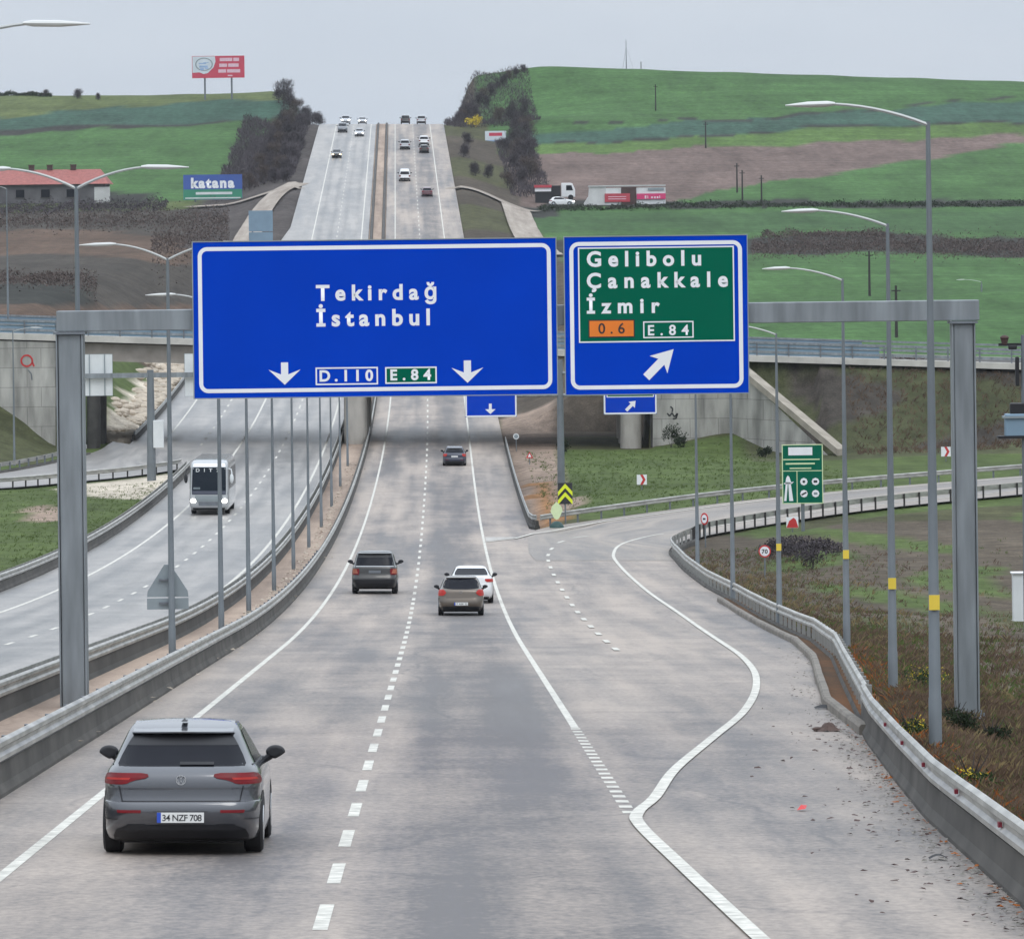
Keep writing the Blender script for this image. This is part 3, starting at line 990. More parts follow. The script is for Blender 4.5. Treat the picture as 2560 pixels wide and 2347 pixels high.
# the line that swings out to the exit lane
EX = catmull([(2.55, 38), (2.2, 46.3), (1.82, 56), (1.56, 63.2), (1.60, 66), (1.92, 69.7), (2.43, 77.4), (3.37, 88), (4.5, 100.8), (5.45, 116), (6.05, 132), (6.3, 153), (6.2, 190), (5.72, 223), (5.25, 258), (5.32, 272), (6.05, 285), (7.9, 296), (10.1, 303)], 10)
def path_line(name, P, w=0.24, zs=None, m=None, dz=0.02):
    mb = MB(); rows = []
    for i, p in enumerate(P):
        q = P[min(i + 1, len(P) - 1)] - P[max(i - 1, 0)]
        q = q[:2] / np.linalg.norm(q[:2])
        n_ = np.array([q[1], -q[0]])
        h = (float(rel(p[1])) if len(p) < 3 else p[2]) - 0.055 * p[1] + dz
        ww = w if not hasattr(w, '__len__') else w[i]
        rows.append([W(p[0] - n_[0] * ww / 2, p[1] - n_[1] * ww / 2, h), W(p[0] + n_[0] * ww / 2, p[1] + n_[1] * ww / 2, h)])
    mb.grid(rows)
    return structure(mb.build(name, m or M['paint']))
path_line('exit_edge_line', EX, 0.165)
rl = RAMP_R[:, :] * 0.80 + RAMP_L[:, :] * 0.20
lw = RAMP_R[:, :] * 0.10 + RAMP_L[:, :] * 0.90
sel = rl[:, 1] > 299
path_line('ramp_edge_line', np.concatenate([[[9.2, 300.4, 2.9]], rl[(rl[:, 0] > 10.3)]]), 0.17)
path_line('ramp_edge_line', np.concatenate([[[float(Xd(287)) + 3.5, 287, float(rel(287))], [0.2, 292, 2.6], [1.2, 298, 2.86], [2.4, 301.5, 3.02], [3.6, 305.5, 3.25]], lw[lw[:, 0] > 5.5]]), 0.17, dz=0.03)
# dashes between the two exit lanes
ed = [(3.05, 139), (2.98, 147), (2.88, 156), (2.78, 165), (2.68, 174), (2.57, 183), (2.46, 192), (2.36, 201), (2.26, 211), (2.16, 221), (2.06, 231), (1.96, 241), (1.88, 251), (1.82, 260), (1.84, 268), (2.05, 276.5), (2.5, 286), (3.4, 293), (5.4, 299)]
mb = MB()
for i, (x, y) in enumerate(ed[1:-1]):
    nx2 = ed[i + 2]
    dx, dy = (nx2[0] - x, nx2[1] - y) if nx2[1] > y else (2.0, 6.0)
    l_ = math.hypot(dx, dy)
    dx, dy = dx / l_ * 3.0, dy / l_ * 3.0
    mb.grid([[W(x - 0.09, y, float(R(y)) + 0.022), W(x + 0.09, y, float(R(y)) + 0.022)], [W(x + dx - 0.09, y + dy, float(R(y + dy)) + 0.022), W(x + dx + 0.09, y + dy, float(R(y + dy)) + 0.022)]])
structure(mb.build('exit_lane_dashes', M['paint']))
# painted nose
mb = MB()
x0 = float(Xd(288)) + 3.6
mb.grid([[W(x0, 288.2, float(R(288.2)) + 0.024), W(x0 + .1, 288.2, float(R(288.2)) + 0.024)], [W(float(Xd(294)) + 3.6, 294, float(R(294)) + 0.024), W(0.5, 294, float(R(294)) + 0.024)]])
structure(mb.build('nose_marking', M['paint_old']))
# ------------------------------------------------------------------ overpass
bridge = thing('overpass_bridge', W(-12, 425, deck(-12)), 'grey concrete road overpass crossing the motorway behind the blue signs', 'bridge')
bridge_inv = Matrix.Translation(-bridge.location)
def bpt(X, Y, z):
    return W(X, Y, z) - bridge.location
def slab(mb, xa, xb, ya, yb, ztop, thick, m=0):
    """sloping slab following the deck line"""
    a = [bpt(xa, ya, deck(xa) + ztop), bpt(xb, ya, deck(xb) + ztop), bpt(xb, yb, deck(xb) + ztop), bpt(xa, yb, deck(xa) + ztop)]
    b = [v - Vector((0, 0, thick)) for v in a]
    mb.add(a + b, [(0, 1, 2, 3), (7, 6, 5, 4), (0, 4, 5, 1), (1, 5, 6, 2), (2, 6, 7, 3), (3, 7, 4, 0)], m)
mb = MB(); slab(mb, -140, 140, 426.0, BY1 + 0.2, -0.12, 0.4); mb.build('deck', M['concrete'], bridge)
mb = MB(); slab(mb, -140, 140, 424.2, 426.0, 0.0, 0.5); mb.build('edge_beam', M['concrete_lt'], bridge)
mb = MB(); slab(mb, -140, 140, BY1 + 0.2, BY1 + 1.0, 0.0, 0.6); mb.build('edge_beam', M['concrete_lt'], bridge)
for k, y in enumerate((424.9, 428.2, 431.5, 434.8, 438.1, 441.4, 444.4)):
    mb = MB()
    slab(mb, -37.0, 11.3, y, y + 0.9, -0.62, 1.15)
    slab(mb, -37.0, 11.3, y - 0.18, y + 1.1, -1.77, 0.28)
    mb.build('girder', M['girder'], bridge)
for xa, xb in ((-37.1, -36.0), (-13.4, -12.2), (9.2, 10.4)):
    mb = MB()
    slab(mb, xa, xb, 424.6, 445.6, -2.06, 0.7)
    mb.build('crosshead', M['girder'], bridge)
def pier(X, Y0, Y1, w, m):
    mb = MB()
    z1 = deck(X) - 2.6
    z0 = float(R(425)) - 0.6
    c0, c1 = bpt(X, (Y0 + Y1) / 2, z0), bpt(X, (Y0 + Y1) / 2, z1)
    # rounded shaft
    ring = []
    hw, hd = w / 2, (Y1 - Y0) / 2
    for k in range(20):
        a = 2 * math.pi * k / 20
        ring.append((hw * math.copysign(abs(math.cos(a)) ** 0.6, math.cos(a)), hd * math.copysign(abs(math.sin(a)) ** 0.5, math.sin(a))))
    vs = [(c.x + r[0], c.y + r[1], c.z) for c in (c0, c1) for r in ring]
    mb.add(vs, [(i, (i + 1) % 20, (i + 1) % 20 + 20, i + 20) for i in range(20)])
    return mb.build('pier', m, bridge, smooth=True)
pier(-12.85, 425.4, 429.0, 1.9, M['pier'])
pier(-12.85, 431.5, 435.0, 1.9, M['pier'])
pier(9.75, 424.9, 428.2, 1.75, M['pier'])
pier(9.75, 431.5, 435.0, 1.75, M['pier'])
pier(9.75, 439, 442.5, 1.75, M['pier'])
pier(-12.85, 439, 442.5, 1.9, M['pier'])
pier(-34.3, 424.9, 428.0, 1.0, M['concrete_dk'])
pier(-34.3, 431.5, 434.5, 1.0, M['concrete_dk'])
# abutments: front walls parallel to the overpass, right one with a flared wing
def wall_poly(name, pts, thick, m, z_foot):
    """wall along pts = [(X, Y, ztop)], thickness towards +Y"""
    mb = MB()
    a = [bpt(x, y, z) for x, y, z in pts]
    b = [bpt(x, y, z_foot) for x, y, z in pts]
    off = Vector((0, thick, 0))
    n = len(pts)
    mb.add(a + b + [v + off for v in a] + [v + off for v in b],
           [(i, i + 1, n + i + 1, n + i) for i in range(n - 1)] + [(2 * n + i, 2 * n + i + 1, 3 * n + i + 1, 3 * n + i) for i in range(n - 1)]
           + [(i, i + 1, 2 * n + i + 1, 2 * n + i) for i in range(n - 1)] + [(0, n, 3 * n, 2 * n), (n - 1, 2 * n - 1, 4 * n - 1, 3 * n - 1)])
    return mb.build(name, m, bridge)
zf = float(R(425)) - 1.5
wz = lambda X: deck(X) - 0.62
wall_poly('abutment_wall', [(11.5, 424.3, wz(11.5)), (17.9, 424.3, wz(17.9))], 1.4, M['panels'], zf)
zg = float(R(411)) - 0.25
wall_poly('wing_wall', [(17.93, 424.3, wz(17.9) - 0.05), (24.9, 410.2, zg + 0.3)], 1.6, M['panels'], zf)
mb = MB()
t = 0.55
p0, p1 = bpt(17.3, 424.1, wz(17.3) + 0.1), bpt(25.6, 408.9, zg + 0.25)
up, side = Vector((0, 0, t)), Vector((0.75, 0.9, 0))
mb.add([p0, p1, p1 + up, p0 + up, p0 + side, p1 + side, p1 + side + up, p0 + side + up], [(0, 1, 2, 3), (4, 7, 6, 5), (3, 2, 6, 7), (0, 4, 5, 1), (1, 5, 6, 2), (0, 3, 7, 4)])
mb.build('coping', M['coping'], bridge)
mb = MB()
mb.box(bpt(11.7, 435.4, (wz(11.5) + zf) / 2), (0.8, 20.8, wz(11.5) - zf)); mb.build('abutment_wall', M['concrete_dk'], bridge)  # return face under the deck, its shade painted in by the dark concrete
wall_poly('abutment_wall', [(-75, 424.3, wz(-75)), (-37.25, 424.3, wz(-37.2))], 1.4, M['panels'], zf)
mb = MB()
mb.box(bpt(-37.6, 435.6, (wz(-37.5) + zf) / 2), (0.8, 20, wz(-37.5) - zf)); mb.build('abutment_wall', M['concrete_dk'], bridge)  # left return face, shade again put into the concrete colour
# graffiti on the facing panels
def stroke(pts, w, m, name='graffiti'):
    mb = MB()
    P = [bpt(q[0], 424.27, q[1]) for q in pts]
    for i in range(len(P) - 1):
        d = (P[i + 1] - P[i]); d.normalize()
        n_ = Vector((-d.z, 0, d.x)) * w / 2
        mb.add([P[i] - n_, P[i] + n_, P[i + 1] + n_, P[i + 1] - n_], [(0, 1, 2, 3)])
    return mb.build(name, m, bridge)
def gxz(x, y):   # photo pixel on the wall face
    return ((x - 1280) * 424.3 / F, CZ - (y - HY) * 424.3 / F)
cx, cy = 67, 902
stroke([gxz(cx + 14 * math.cos(a), cy + 14 * math.sin(a)) for a in np.linspace(0.3, 6.5, 15)] + [gxz(cx + 18, cy + 14)], 0.14, M['red'])
stroke([gxz(70, 925), gxz(78, 934), gxz(80, 950)], 0.1, M['steel_dk'])
stroke([gxz(1676, 1016), gxz(1682, 1022), gxz(1680, 1030)], 0.12, M['black'])
stroke([gxz(1668, 1033), gxz(1674, 1040), gxz(1680, 1032), gxz(1686, 1042), gxz(1694, 1033), gxz(1690, 1046), gxz(1682, 1047)], 0.12, M['black'])
# parapet railing on both sides
for yy, zt in ((424.7, 1.15), (445.9, 1.15)):
    for h, th in ((1.12, 0.16), (0.78, 0.12), (0.42, 0.2)):
        mb = MB(); slab(mb, -140, 140, yy - 0.05, yy + 0.05, h, th); mb.build('parapet_rail', M['steel'], bridge)
    mb = MB()
    slab(mb, -75, 30, yy + 0.02, yy + 0.05, 1.0, 0.95)
    mb.build('parapet_mesh', M['bluegrey'], bridge)
mb = MB(); mb.box((0, 0, 0.55), (0.12, 0.1, 1.1))
post0 = mb.build('parapet_post', M['steel_dk'], bridge)
post_me = post0.data
first = True
for X in np.arange(-84, 84, 2.6):
    o = post0 if first else D.objects.new('parapet_post', post_me)
    if not first:
        COL.objects.link(o); o.parent = bridge
    first = False
    o.location = bpt(X, 424.6, deck(X))

# ------------------------------------------------------------------ barriers
WB = [(0.0, 0.44), (0.055, 0.47), (0.06, 0.53), (0.012, 0.57), (0.012, 0.62), (0.06, 0.66), (0.055, 0.72), (0.0, 0.755), (-0.012, 0.755), (-0.012, 0.44)]
def sweep(mb, prof, P, side, m=0, dz=0.0, wob=0.0):
    """prof: (out, up); P: array (X, Y, rel height); side +1 pushes `out` to the right of travel"""
    rows = []
    for i, p in enumerate(P):
        q = P[min(i + 1, len(P) - 1)] - P[max(i - 1, 0)]
        q = q[:2] / np.linalg.norm(q[:2])
        n_ = np.array([q[1], -q[0]]) * side
        h = p[2] - 0.055 * p[1] + dz
        w_ = wob * (math.sin(p[1] * 0.9) * 0.6 + math.sin(p[1] * 0.37 + 1)) if wob else 0
        rows.append([W(p[0] + n_[0] * (u + w_ * .4), p[1] + n_[1] * (u + w_ * .4), h + z + w_ * 0.5) for u, z in prof] + [W(p[0] + n_[0] * (prof[0][0] + w_ * .4), p[1] + n_[1] * (prof[0][0] + w_ * .4), h + prof[0][1] + w_ * 0.5)])
    mb.grid(rows, m)
    n_p = len(prof)
    mb.add(rows[0][:n_p], [tuple(range(n_p))], m)
    mb.add(rows[-1][:n_p], [tuple(range(n_p - 1, -1, -1))], m)
def wall_prof(w, h, foot=0.06):
    return [(w / 2 + foot, -0.3), (w / 2 + foot, 0.05), (w / 2, 0.16), (w / 2 - 0.03, h), (-w / 2 + 0.03, h), (-w / 2, 0.16), (-w / 2 - foot, 0.05), (-w / 2 - foot, -0.3)]
def along(fx, y0, y1, step=2.0):
    return np.array([(fx(y), y, float(rel(y))) for y in np.arange(y0, y1 + 0.1, step)])
def barrier(label, P, side, wall=0.42, cat='barrier', two_sided=False, post_step=4.0, rail=True, w_wall=0.34, rail_m='rail', wall_m='concrete', max_posts=70, wob=0.0, post_m='steel_dk', wall_w=None):
    c = W(P[0][0], P[0][1], P[0][2] - 0.055 * P[0][1])
    o = thing('guardrail' if wall < 0.3 else 'crash_barrier', c, label, cat)
    def put(mb, name, m, **k):
        mb.v = [tuple(Vector(v) - c) for v in mb.v]
        return mb.build(name, m, o, **k)
    if wall > 0:
        mb = MB(); sweep(mb, wall_prof(wall_w or w_wall, wall), P, side); put(mb, 'concrete_base', M[wall_m])
    if rail:
        base = [(u + (wall_w or w_wall) / 2 - 0.05 if wall >= 0.3 else u + 0.08, z) for u, z in WB]
        mb = MB(); sweep(mb, base, P, side, wob=wob); put(mb, 'rail', M[rail_m], smooth=True)
        if two_sided:
            mb = MB(); sweep(mb, base, P, -side, wob=wob); put(mb, 'rail', M[rail_m], smooth=True)
        d = np.concatenate([[0], np.cumsum(np.linalg.norm(np.diff(P[:, :2], axis=0), axis=1))])
        me_p = None
        for k, s in enumerate(np.arange(1.0, d[-1], post_step)):
            if k >= max_posts: break
            q = [np.interp(s, d, P[:, i]) for i in range(3)]
            if me_p is None:
                mb = MB(); mb.box((0, 0, (max(wall, -0.1) + 0.70) / 2), (0.11, 0.09, 0.70 - wall if wall > 0 else 0.8))
                po = mb.build('rail_post', M[post_m], o)
                me_p = po.data
            else:
                po = D.objects.new('rail_post', me_p); COL.objects.link(po); po.parent = o
            po.location = W(q[0], q[1], q[2] - 0.055 * q[1]) - c
    return o
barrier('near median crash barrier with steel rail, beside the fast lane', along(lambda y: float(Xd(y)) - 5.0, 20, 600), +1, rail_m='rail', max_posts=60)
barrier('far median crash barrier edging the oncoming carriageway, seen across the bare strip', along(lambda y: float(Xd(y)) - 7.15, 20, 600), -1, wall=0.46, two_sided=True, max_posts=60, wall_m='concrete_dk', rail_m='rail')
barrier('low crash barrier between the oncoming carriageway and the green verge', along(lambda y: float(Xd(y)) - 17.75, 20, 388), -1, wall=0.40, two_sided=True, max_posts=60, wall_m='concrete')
barrier('low crash barrier of the oncoming side beyond the overpass', along(lambda y: Xleft_out(y), 432, 700, 4), +1, wall=0.42, max_posts=10, wall_m='concrete_dk', rail_m='rail_dull')
barrier('crash barrier on the far climb, right of the bare median strip', along(lambda y: float(Xd(y)) - 5.2, 604, 1130, 8), +1, wall=0.30, rail=False, wall_m='concrete_dk')
barrier('crash barrier on the far climb, left of the bare median strip', along(lambda y: float(Xd(y)) - 6.9, 604, 1130, 8), +1, wall=0.30, rail=False, wall_m='concrete_dk')
# right: concrete near, steel on a kerb farther on
gp = np.array([(np.interp(y, GY, GX), y, float(rel(y))) for y in np.arange(30, 96, 1.5)])
ne = barrier('near concrete crash barrier with red reflectors, foot of the brown bank', gp, -1, wall=0.43, max_posts=0, wob=0.012)
mbx = MB(); mbx.box((0, 0, 0), (0.04, 0.12, 0.05)); rme = None
for y in np.arange(47, 82, 6.5):
    v = W(np.interp(y, GY, GX) - 0.17, y, float(R(y)) + 0.595) - ne.location
    if rme is None:
        q = mbx.build('reflector', M['reflector'], ne); rme = q.data
    else:
        q = D.objects.new('reflector', rme); COL.objects.link(q); q.parent = ne
    q.location = v
far_pts = [(np.interp(y, GY, GX), y, float(rel(y))) for y in np.arange(94.2, 264, 2.0)] + [tuple(p) for p in RAMP_R[RAMP_R[:, 1] > 264] if p[1] < 289]
kp = np.array([(np.interp(y, GY, GX) - (.2 + .46 * min(1, (y - 90) / 14)), y, float(rel(y))) for y in np.arange(90, 210, 2.0)])
c_ = W(kp[0][0], kp[0][1], kp[0][2] - .055 * kp[0][1])
kb_ = thing('kerb', c_, 'low concrete kerb along the exit lane, in front of the bent guardrail', 'kerb')
mb = MB(); sweep(mb, [(.09, -.2), (.085, .13), (.05, .18), (-.08, .18), (-.09, -.2)], kp, -1, wob=.02); mb.v = [tuple(Vector(v) - c_) for v in mb.v]; mb.build('kerb_stone', M['kerb'], kb_)
barrier('long bent guardrail behind the low kerb of the exit lane', np.array(far_pts), -1, wall=0.05, post_step=2.6, max_posts=98, rail_m='rail', wall_m='concrete', wob=0.012, post_m='rail_dull')
far2 = [tuple(p) for p in RAMP_R if p[1] >= 287 and p[0] < 110]
barrier('guardrail on dark posts on the inner side of the exit ramp', np.array(far2), -1, wall=0.0, post_step=1.5, max_posts=70, rail_m='rail', post_m='wood')
up = [(float(Xd(y)) + 6.45, y, float(rel(y))) for y in np.arange(424, 311, -4.0)] + [(float(Xd(308)) + 6.6, 308, float(rel(308))), (1.5, 307.2, 3.2)]
barrier('guardrail along the shoulder between the nose and the overpass', np.array(up[::-1]), -1, wall=0.42, max_posts=2, wall_m='concrete_dk', rail_m='rail_dull', wall_w=0.2)
lp2 = np.array([(1.6, 307.2, 3.2)] + [tuple(p) for p in RAMP_L[(RAMP_L[:, 1] > 308.5)]])
lp2[1:, 0] -= 0.35; lp2[1:, 1] += 0.4
barrier('guardrail on the outer, grassy side of the exit ramp', lp2, +1, wall=0.0, post_step=2.6, max_posts=60, rail_m='rail', post_m='steel_dk')
barrier('guardrail on the upper side of the left ramp, below the panelled wall', LR_U[(LR_U[:, 1] < 413)], +1, wall=0.1, post_step=2.4, max_posts=60, rail_m='rail')
barrier('guardrail on the lower side of the left ramp, above the pale gravel', LR_L[(LR_L[:, 1] < 391)], -1, wall=0.0, post_step=1.9, max_posts=60, rail_m='rail', post_m='wood')

# ------------------------------------------------------------------ sign gantry
GYY = 102.0
def sgn(x, y, Y=GYY):
    return px(x, y, Y)
pl, pr = sgn(187, 1782), sgn(2419, 1862)
zl, zr_ = sgn(187, 800).z, sgn(2419, 778).z
zb = (zl + zr_) / 2
gan = thing('sign_gantry', (pl.x, GYY, gz(pl.x, GYY)), 'grey steel portal gantry spanning our carriageway, holding the big blue signs', 'gantry')
gl = gan.location.copy()
def gput(mb, name, m, **k):
    mb.v = [tuple(Vector(v) - gl) for v in mb.v]
    return mb.build(name, m, gan, **k)
for c, w_ in ((pl, 0.50), (pr, 0.43)):
    g = gz(c.x, GYY)
    mb = MB()
    hgt = zb - 0.26 - g + 0.5
    mb.box((c.x, GYY, g - 0.5 + hgt / 2), (w_ * 0.9, 0.42, hgt))
    po = gput(mb, 'post', M['steel'], bevel=0.02)
    mb = MB()
    for sx in (-1, 1):
        mb.box((c.x + sx * w_ / 2, GYY, g - 0.5 + hgt / 2), (0.03, 0.5, hgt))
    mb.v = [tuple(Vector(v) - gl) for v in mb.v]
    mb.build('flange', M['steel'], po)
    mb = MB(); mb.box((c.x, GYY, zb - 0.235), (w_ + 0.12, 0.6, 0.045)); gput(mb, 'cap_plate', M['steel_dk'])
    mb = MB()
    mb.box((c.x, GYY, g + 0.02), (w_ + 0.3, 0.8, 0.08))
    for sx in (-1, 1):
        for k in (-1, 1):
            mb.tube([(c.x + sx * (w_ / 2 + .08), GYY + k * .3, g), (c.x + sx * (w_ / 2 + .08), GYY + k * .3, g + 0.16)], 0.025, 6)
    gput(mb, 'base_plate', M['steel_dk'])
mb = MB()
bx0, bx1 = sgn(143, 800).x, sgn(2446, 778).x
mb.box(((bx0 + bx1) / 2, GYY, zb), (bx1 - bx0, 0.42, 0.40))
gput(mb, 'beam', M['steel'], bevel=0.015)
for q in (0.62,):
    mb = MB(); mb.box((bx0 + (bx1 - bx0) * q, GYY, zb), (0.05, 0.5, 0.44)); gput(mb, 'splice', M['steel'])

def panel_sign(name, label, x0, x1, y0, y1, Y, mats, cat='road sign', border=True, rad=0.18, th=0.06, dy=0.0, bw=0.078, inset=0.095, group=None):
    """upright sign; photo rectangle x0..x1, y0..y1 at distance Y; returns (root, size, mapper)"""
    c = px((x0 + x1) / 2, (y0 + y1) / 2, Y)
    s = Y / F
    w, h = (x1 - x0) * s, (y1 - y0) * s
    root = thing(name, (c.x, Y, c.z), label, cat, group)
    mb = MB(); mb.box((0, th / 2, 0), (w, th, h)); mb.build('panel', mats, root)
    mb = MB()
    e = 0.02
    for a in (((0, 0, h / 2 + e / 2), (w + 2 * e, th + 0.02, e)), ((0, 0, -h / 2 - e / 2), (w + 2 * e, th + 0.02, e)), ((w / 2 + e / 2, 0, 0), (e, th + 0.02, h)), ((-w / 2 - e / 2, 0, 0), (e, th + 0.02, h))):
        mb.box((a[0][0], th / 2, a[0][2]), a[1])
    mb.build('edge_frame', M['signback'], root)
    if border:
        mb = MB()
        def rring(w2, h2, r):
            out = []
            for qx, qz, a0 in ((w2 - r, h2 - r, 0), (-w2 + r, h2 - r, 90), (-w2 + r, -h2 + r, 180), (w2 - r, -h2 + r, 270)):
                for k in range(7):
                    a = math.radians(a0 + 90 * k / 6)
                    out.append((qx + r * math.cos(a), -0.004, qz + r * math.sin(a)))
            return out
        o_ = rring(w / 2 - inset, h / 2 - inset, rad)
        i_ = rring(w / 2 - inset - bw, h / 2 - inset - bw, max(rad - bw, 0.02))
        n = len(o_)
        mb.add(o_ + i_, [(k, (k + 1) % n, n + (k + 1) % n, n + k) for k in range(n)])
        mb.build('border', M['white'], root)
    def at(x, y):
        v = px(x, y, Y) - c
        return v.x, v.z
    return root, (w, h), at
def rect(root, at, x0, y0, x1, y1, m, name, d=0.005, frame=0.0, frame_m=None):
    a, b = at((x0 + x1) / 2, (y0 + y1) / 2)
    s = root.location.y / F
    w, h = abs(x1 - x0) * s, abs(y1 - y0) * s
    if m is not None:
        mb = MB(); mb.add([(a - w / 2, -d, b - h / 2), (a + w / 2, -d, b - h / 2), (a + w / 2, -d, b + h / 2), (a - w / 2, -d, b + h / 2)], [(0, 1, 2, 3)])
        mb.build(name, m, root)
    if frame:
        mb = MB()
        f = frame
        o_ = [(a + sx * w / 2, -d - 0.002, b + sz * h / 2) for sx, sz in ((-1, -1), (1, -1), (1, 1), (-1, 1))]
        i_ = [(a + sx * (w / 2 - f), -d - 0.002, b + sz * (h / 2 - f)) for sx, sz in ((-1, -1), (1, -1), (1, 1), (-1, 1))]
        mb.add(o_ + i_, [(k, (k + 1) % 4, 4 + (k + 1) % 4, 4 + k) for k in range(4)])
        mb.build(name + '_frame', frame_m or M['white'], root)
def arrow(root, at, x, y, ln, head_w, head_l, shaft, ang, m=None, name='arrow', swept=0.0, d=0.006):
    """tip at photo pixel (x, y); ang = heading in degrees, 0 = up"""
    s = root.location.y / F
    a, b = at(x, y)
    pts = [(0, 0), (head_w / 2, -head_l - swept), (shaft / 2, -head_l), (shaft / 2, -ln), (-shaft / 2, -ln), (-shaft / 2, -head_l), (-head_w / 2, -head_l - swept)]
    t = math.radians(ang)
    P = []
    for u, v in pts:
        u, v = u * s, v * s
        P.append((a + u * math.cos(t) + v * math.sin(t), -d, b - u * math.sin(t) + v * math.cos(t)))
    mb = MB()
    mb.add(P, [(0, 1, 2), (0, 2, 5), (0, 5, 6), (2, 3, 4, 5)])
    return mb.build(name, m or M['white'], root)
def words_(root, at, body, x0, x1, ybase, cap, m, bold=0.014, d=0.006, name='lettering'):
    s = root.location.y / F
    a, b = at(x0, ybase)
    return lettering(body, (a, -d, b), (x1 - x0) * s, cap * s, m, root, name, bold)

S1Y = GYY - 0.34
s1, sz1, at1 = panel_sign('overhead_sign', 'wide blue overhead sign reading Tekirdağ and İstanbul with two down arrows', 484, 1391, 601, 990, S1Y, M['blue'])
words_(s1, at1, 'Tekirdağ', 790, 1091, 751, 39, M['white'], 0.034)
words_(s1, at1, 'İstanbul', 791, 1075, 815, 41, M['white'], 0.034)
rect(s1, at1, 789, 918, 945, 962, None, 'route_box', frame=0.028)
words_(s1, at1, 'D.110', 799, 933, 953, 28, M['white'], 0.034)
rect(s1, at1, 963, 917, 1092, 959, M['green'], 'route_box', frame=0.028)
words_(s1, at1, 'E.84', 976, 1078, 950, 27, M['white'], 0.034, d=0.009)
for x, y in ((712, 962), (1169, 957)):
    arrow(s1, at1, x, y, 56, 80, 26, 18, 180, swept=12)
s2, sz2, at2 = panel_sign('overhead_sign', 'blue overhead sign with green field for Gelibolu, Çanakkale and İzmir', 1413, 1869, 591, 984, S1Y, M['blue'])
rect(s2, at2, 1446, 617, 1836, 855, M['green'], 'green_field', d=0.006, frame=0.026)
words_(s2, at2, 'Gelibolu', 1467, 1753, 666, 38, M['white'], 0.034, d=0.010)
words_(s2, at2, 'Çanakkale', 1467, 1820, 720, 38, M['white'], 0.034, d=0.010)
words_(s2, at2, 'İzmir', 1467, 1650, 783, 37, M['white'], 0.034, d=0.010)
rect(s2, at2, 1471, 799, 1587, 844, M['orange'], 'route_box', d=0.010, frame=0.022, frame_m=M['black'])
words_(s2, at2, '0.6', 1496, 1562, 834, 27, M['black'], 0.012, d=0.014)
rect(s2, at2, 1608, 803, 1734, 845, None, 'route_box', d=0.010, frame=0.024)
words_(s2, at2, 'E.84', 1620, 1722, 838, 26, M['white'], 0.024, d=0.012)
arrow(s2, at2, 1684, 873, 98, 62, 44, 21, 45, swept=10)
# hangers behind the signs
for x in (600, 820, 1060, 1280, 1490, 1780):
    v = px(x, 790, GYY)
    mb = MB(); mb.box((v.x, GYY - 0.245, zb + (0.0 if x < 1400 else 0)), (0.09, 0.06, 2.9)); gput(mb, 'hanger', M['steel_dk'])

# small butterfly gantry farther on, in the grass nose
BYY = 355.0
b0 = px(1403, 1206, BYY)
bg = thing('sign_gantry', (b0.x, BYY, gz(b0.x, BYY)), 'single thick steel post in the grassy nose carrying two smaller blue signs', 'gantry')
top = px(1403, 900, BYY).z
mb = MB(); mb.tube([(0, 0, -0.5), (0, 0, top - bg.location.z)], [0.26, 0.2], 12); mb.build('post', M['lamp'], bg, smooth=True)
for zz in (0.9, 2.4):
    mb = MB(); mb.tube([(-6.4, 0, top - bg.location.z - zz), (6.6, 0, top - bg.location.z - zz)], 0.11, 8); mb.build('crossarm', M['steel'], bg, smooth=True)
s3, _, at3 = panel_sign('overhead_sign', 'smaller blue overhead sign peeping out below the wide one, left of the thick post', 1163, 1291, 906, 1042, BYY - 0.3, M['blue'], bw=0.1, inset=0.0, rad=0.1)
arrow(s3, at3, 1226, 1035, 26, 26, 12, 7, 180)
s4, _, at4 = panel_sign('overhead_sign', 'smaller blue overhead sign with a green strip, right of the thick post', 1509, 1641, 884, 1035, BYY - 0.3, M['blue'], bw=0.1, inset=0.0, rad=0.1)
rect(s4, at4, 1516, 890, 1634, 993, M['green'], 'green_field', d=0.007, frame=0.06)
arrow(s4, at4, 1589, 1002, 34, 22, 14, 8, 45)

# cantilever on the far left, seen from behind
CYY = 379.0
c0 = px(379, 1192, CYY)
cg = thing('sign_gantry', (c0.x, CYY, gz(c0.x, CYY)), 'cantilever steel gantry beside the left ramp, its sign panels seen from behind', 'gantry')
ctop = px(379, 925, CYY).z - cg.location.z
mb = MB(); mb.tube([(0, 0, -0.5), (0, 0, ctop)], [0.34, 0.24], 12); mb.build('post', M['lamp'], cg, smooth=True)
bz = px(379, 938, CYY).z - cg.location.z
mb = MB(); mb.box(((px(205, 938, CYY).x + px(640, 938, CYY).x) / 2 - cg.location.x, 0, bz), (px(640, 938, CYY).x - px(205, 938, CYY).x, 0.3, 0.34)); mb.build('crossarm', M['steel'], cg)
mb = MB(); mb.box((0.55, -0.1, px(379, 1085, CYY).z - cg.location.z), (0.75, 0.45, 2.0)); mb.build('control_box', M['white_dull'], cg, bevel=0.03)
for nm, xa, xb, ya, yb in (('pale sign panel seen from behind, left end of the cantilever', 205, 281, 886, 989), ('pale sign panel seen from behind, half hidden by the wide blue sign', 462, 560, 884, 990)):
    r_, s_, a_ = panel_sign('overhead_sign', nm, xa, xb, ya, yb, CYY + 0.3, M['white_dull'], border=False)
    for f in (0.25, 0.75):
        mb = MB(); mb.box((s_[0] * (f - 0.5), -0.05, 0), (0.07, 0.06, s_[1])); mb.build('stiffener', M['signback'], r_)

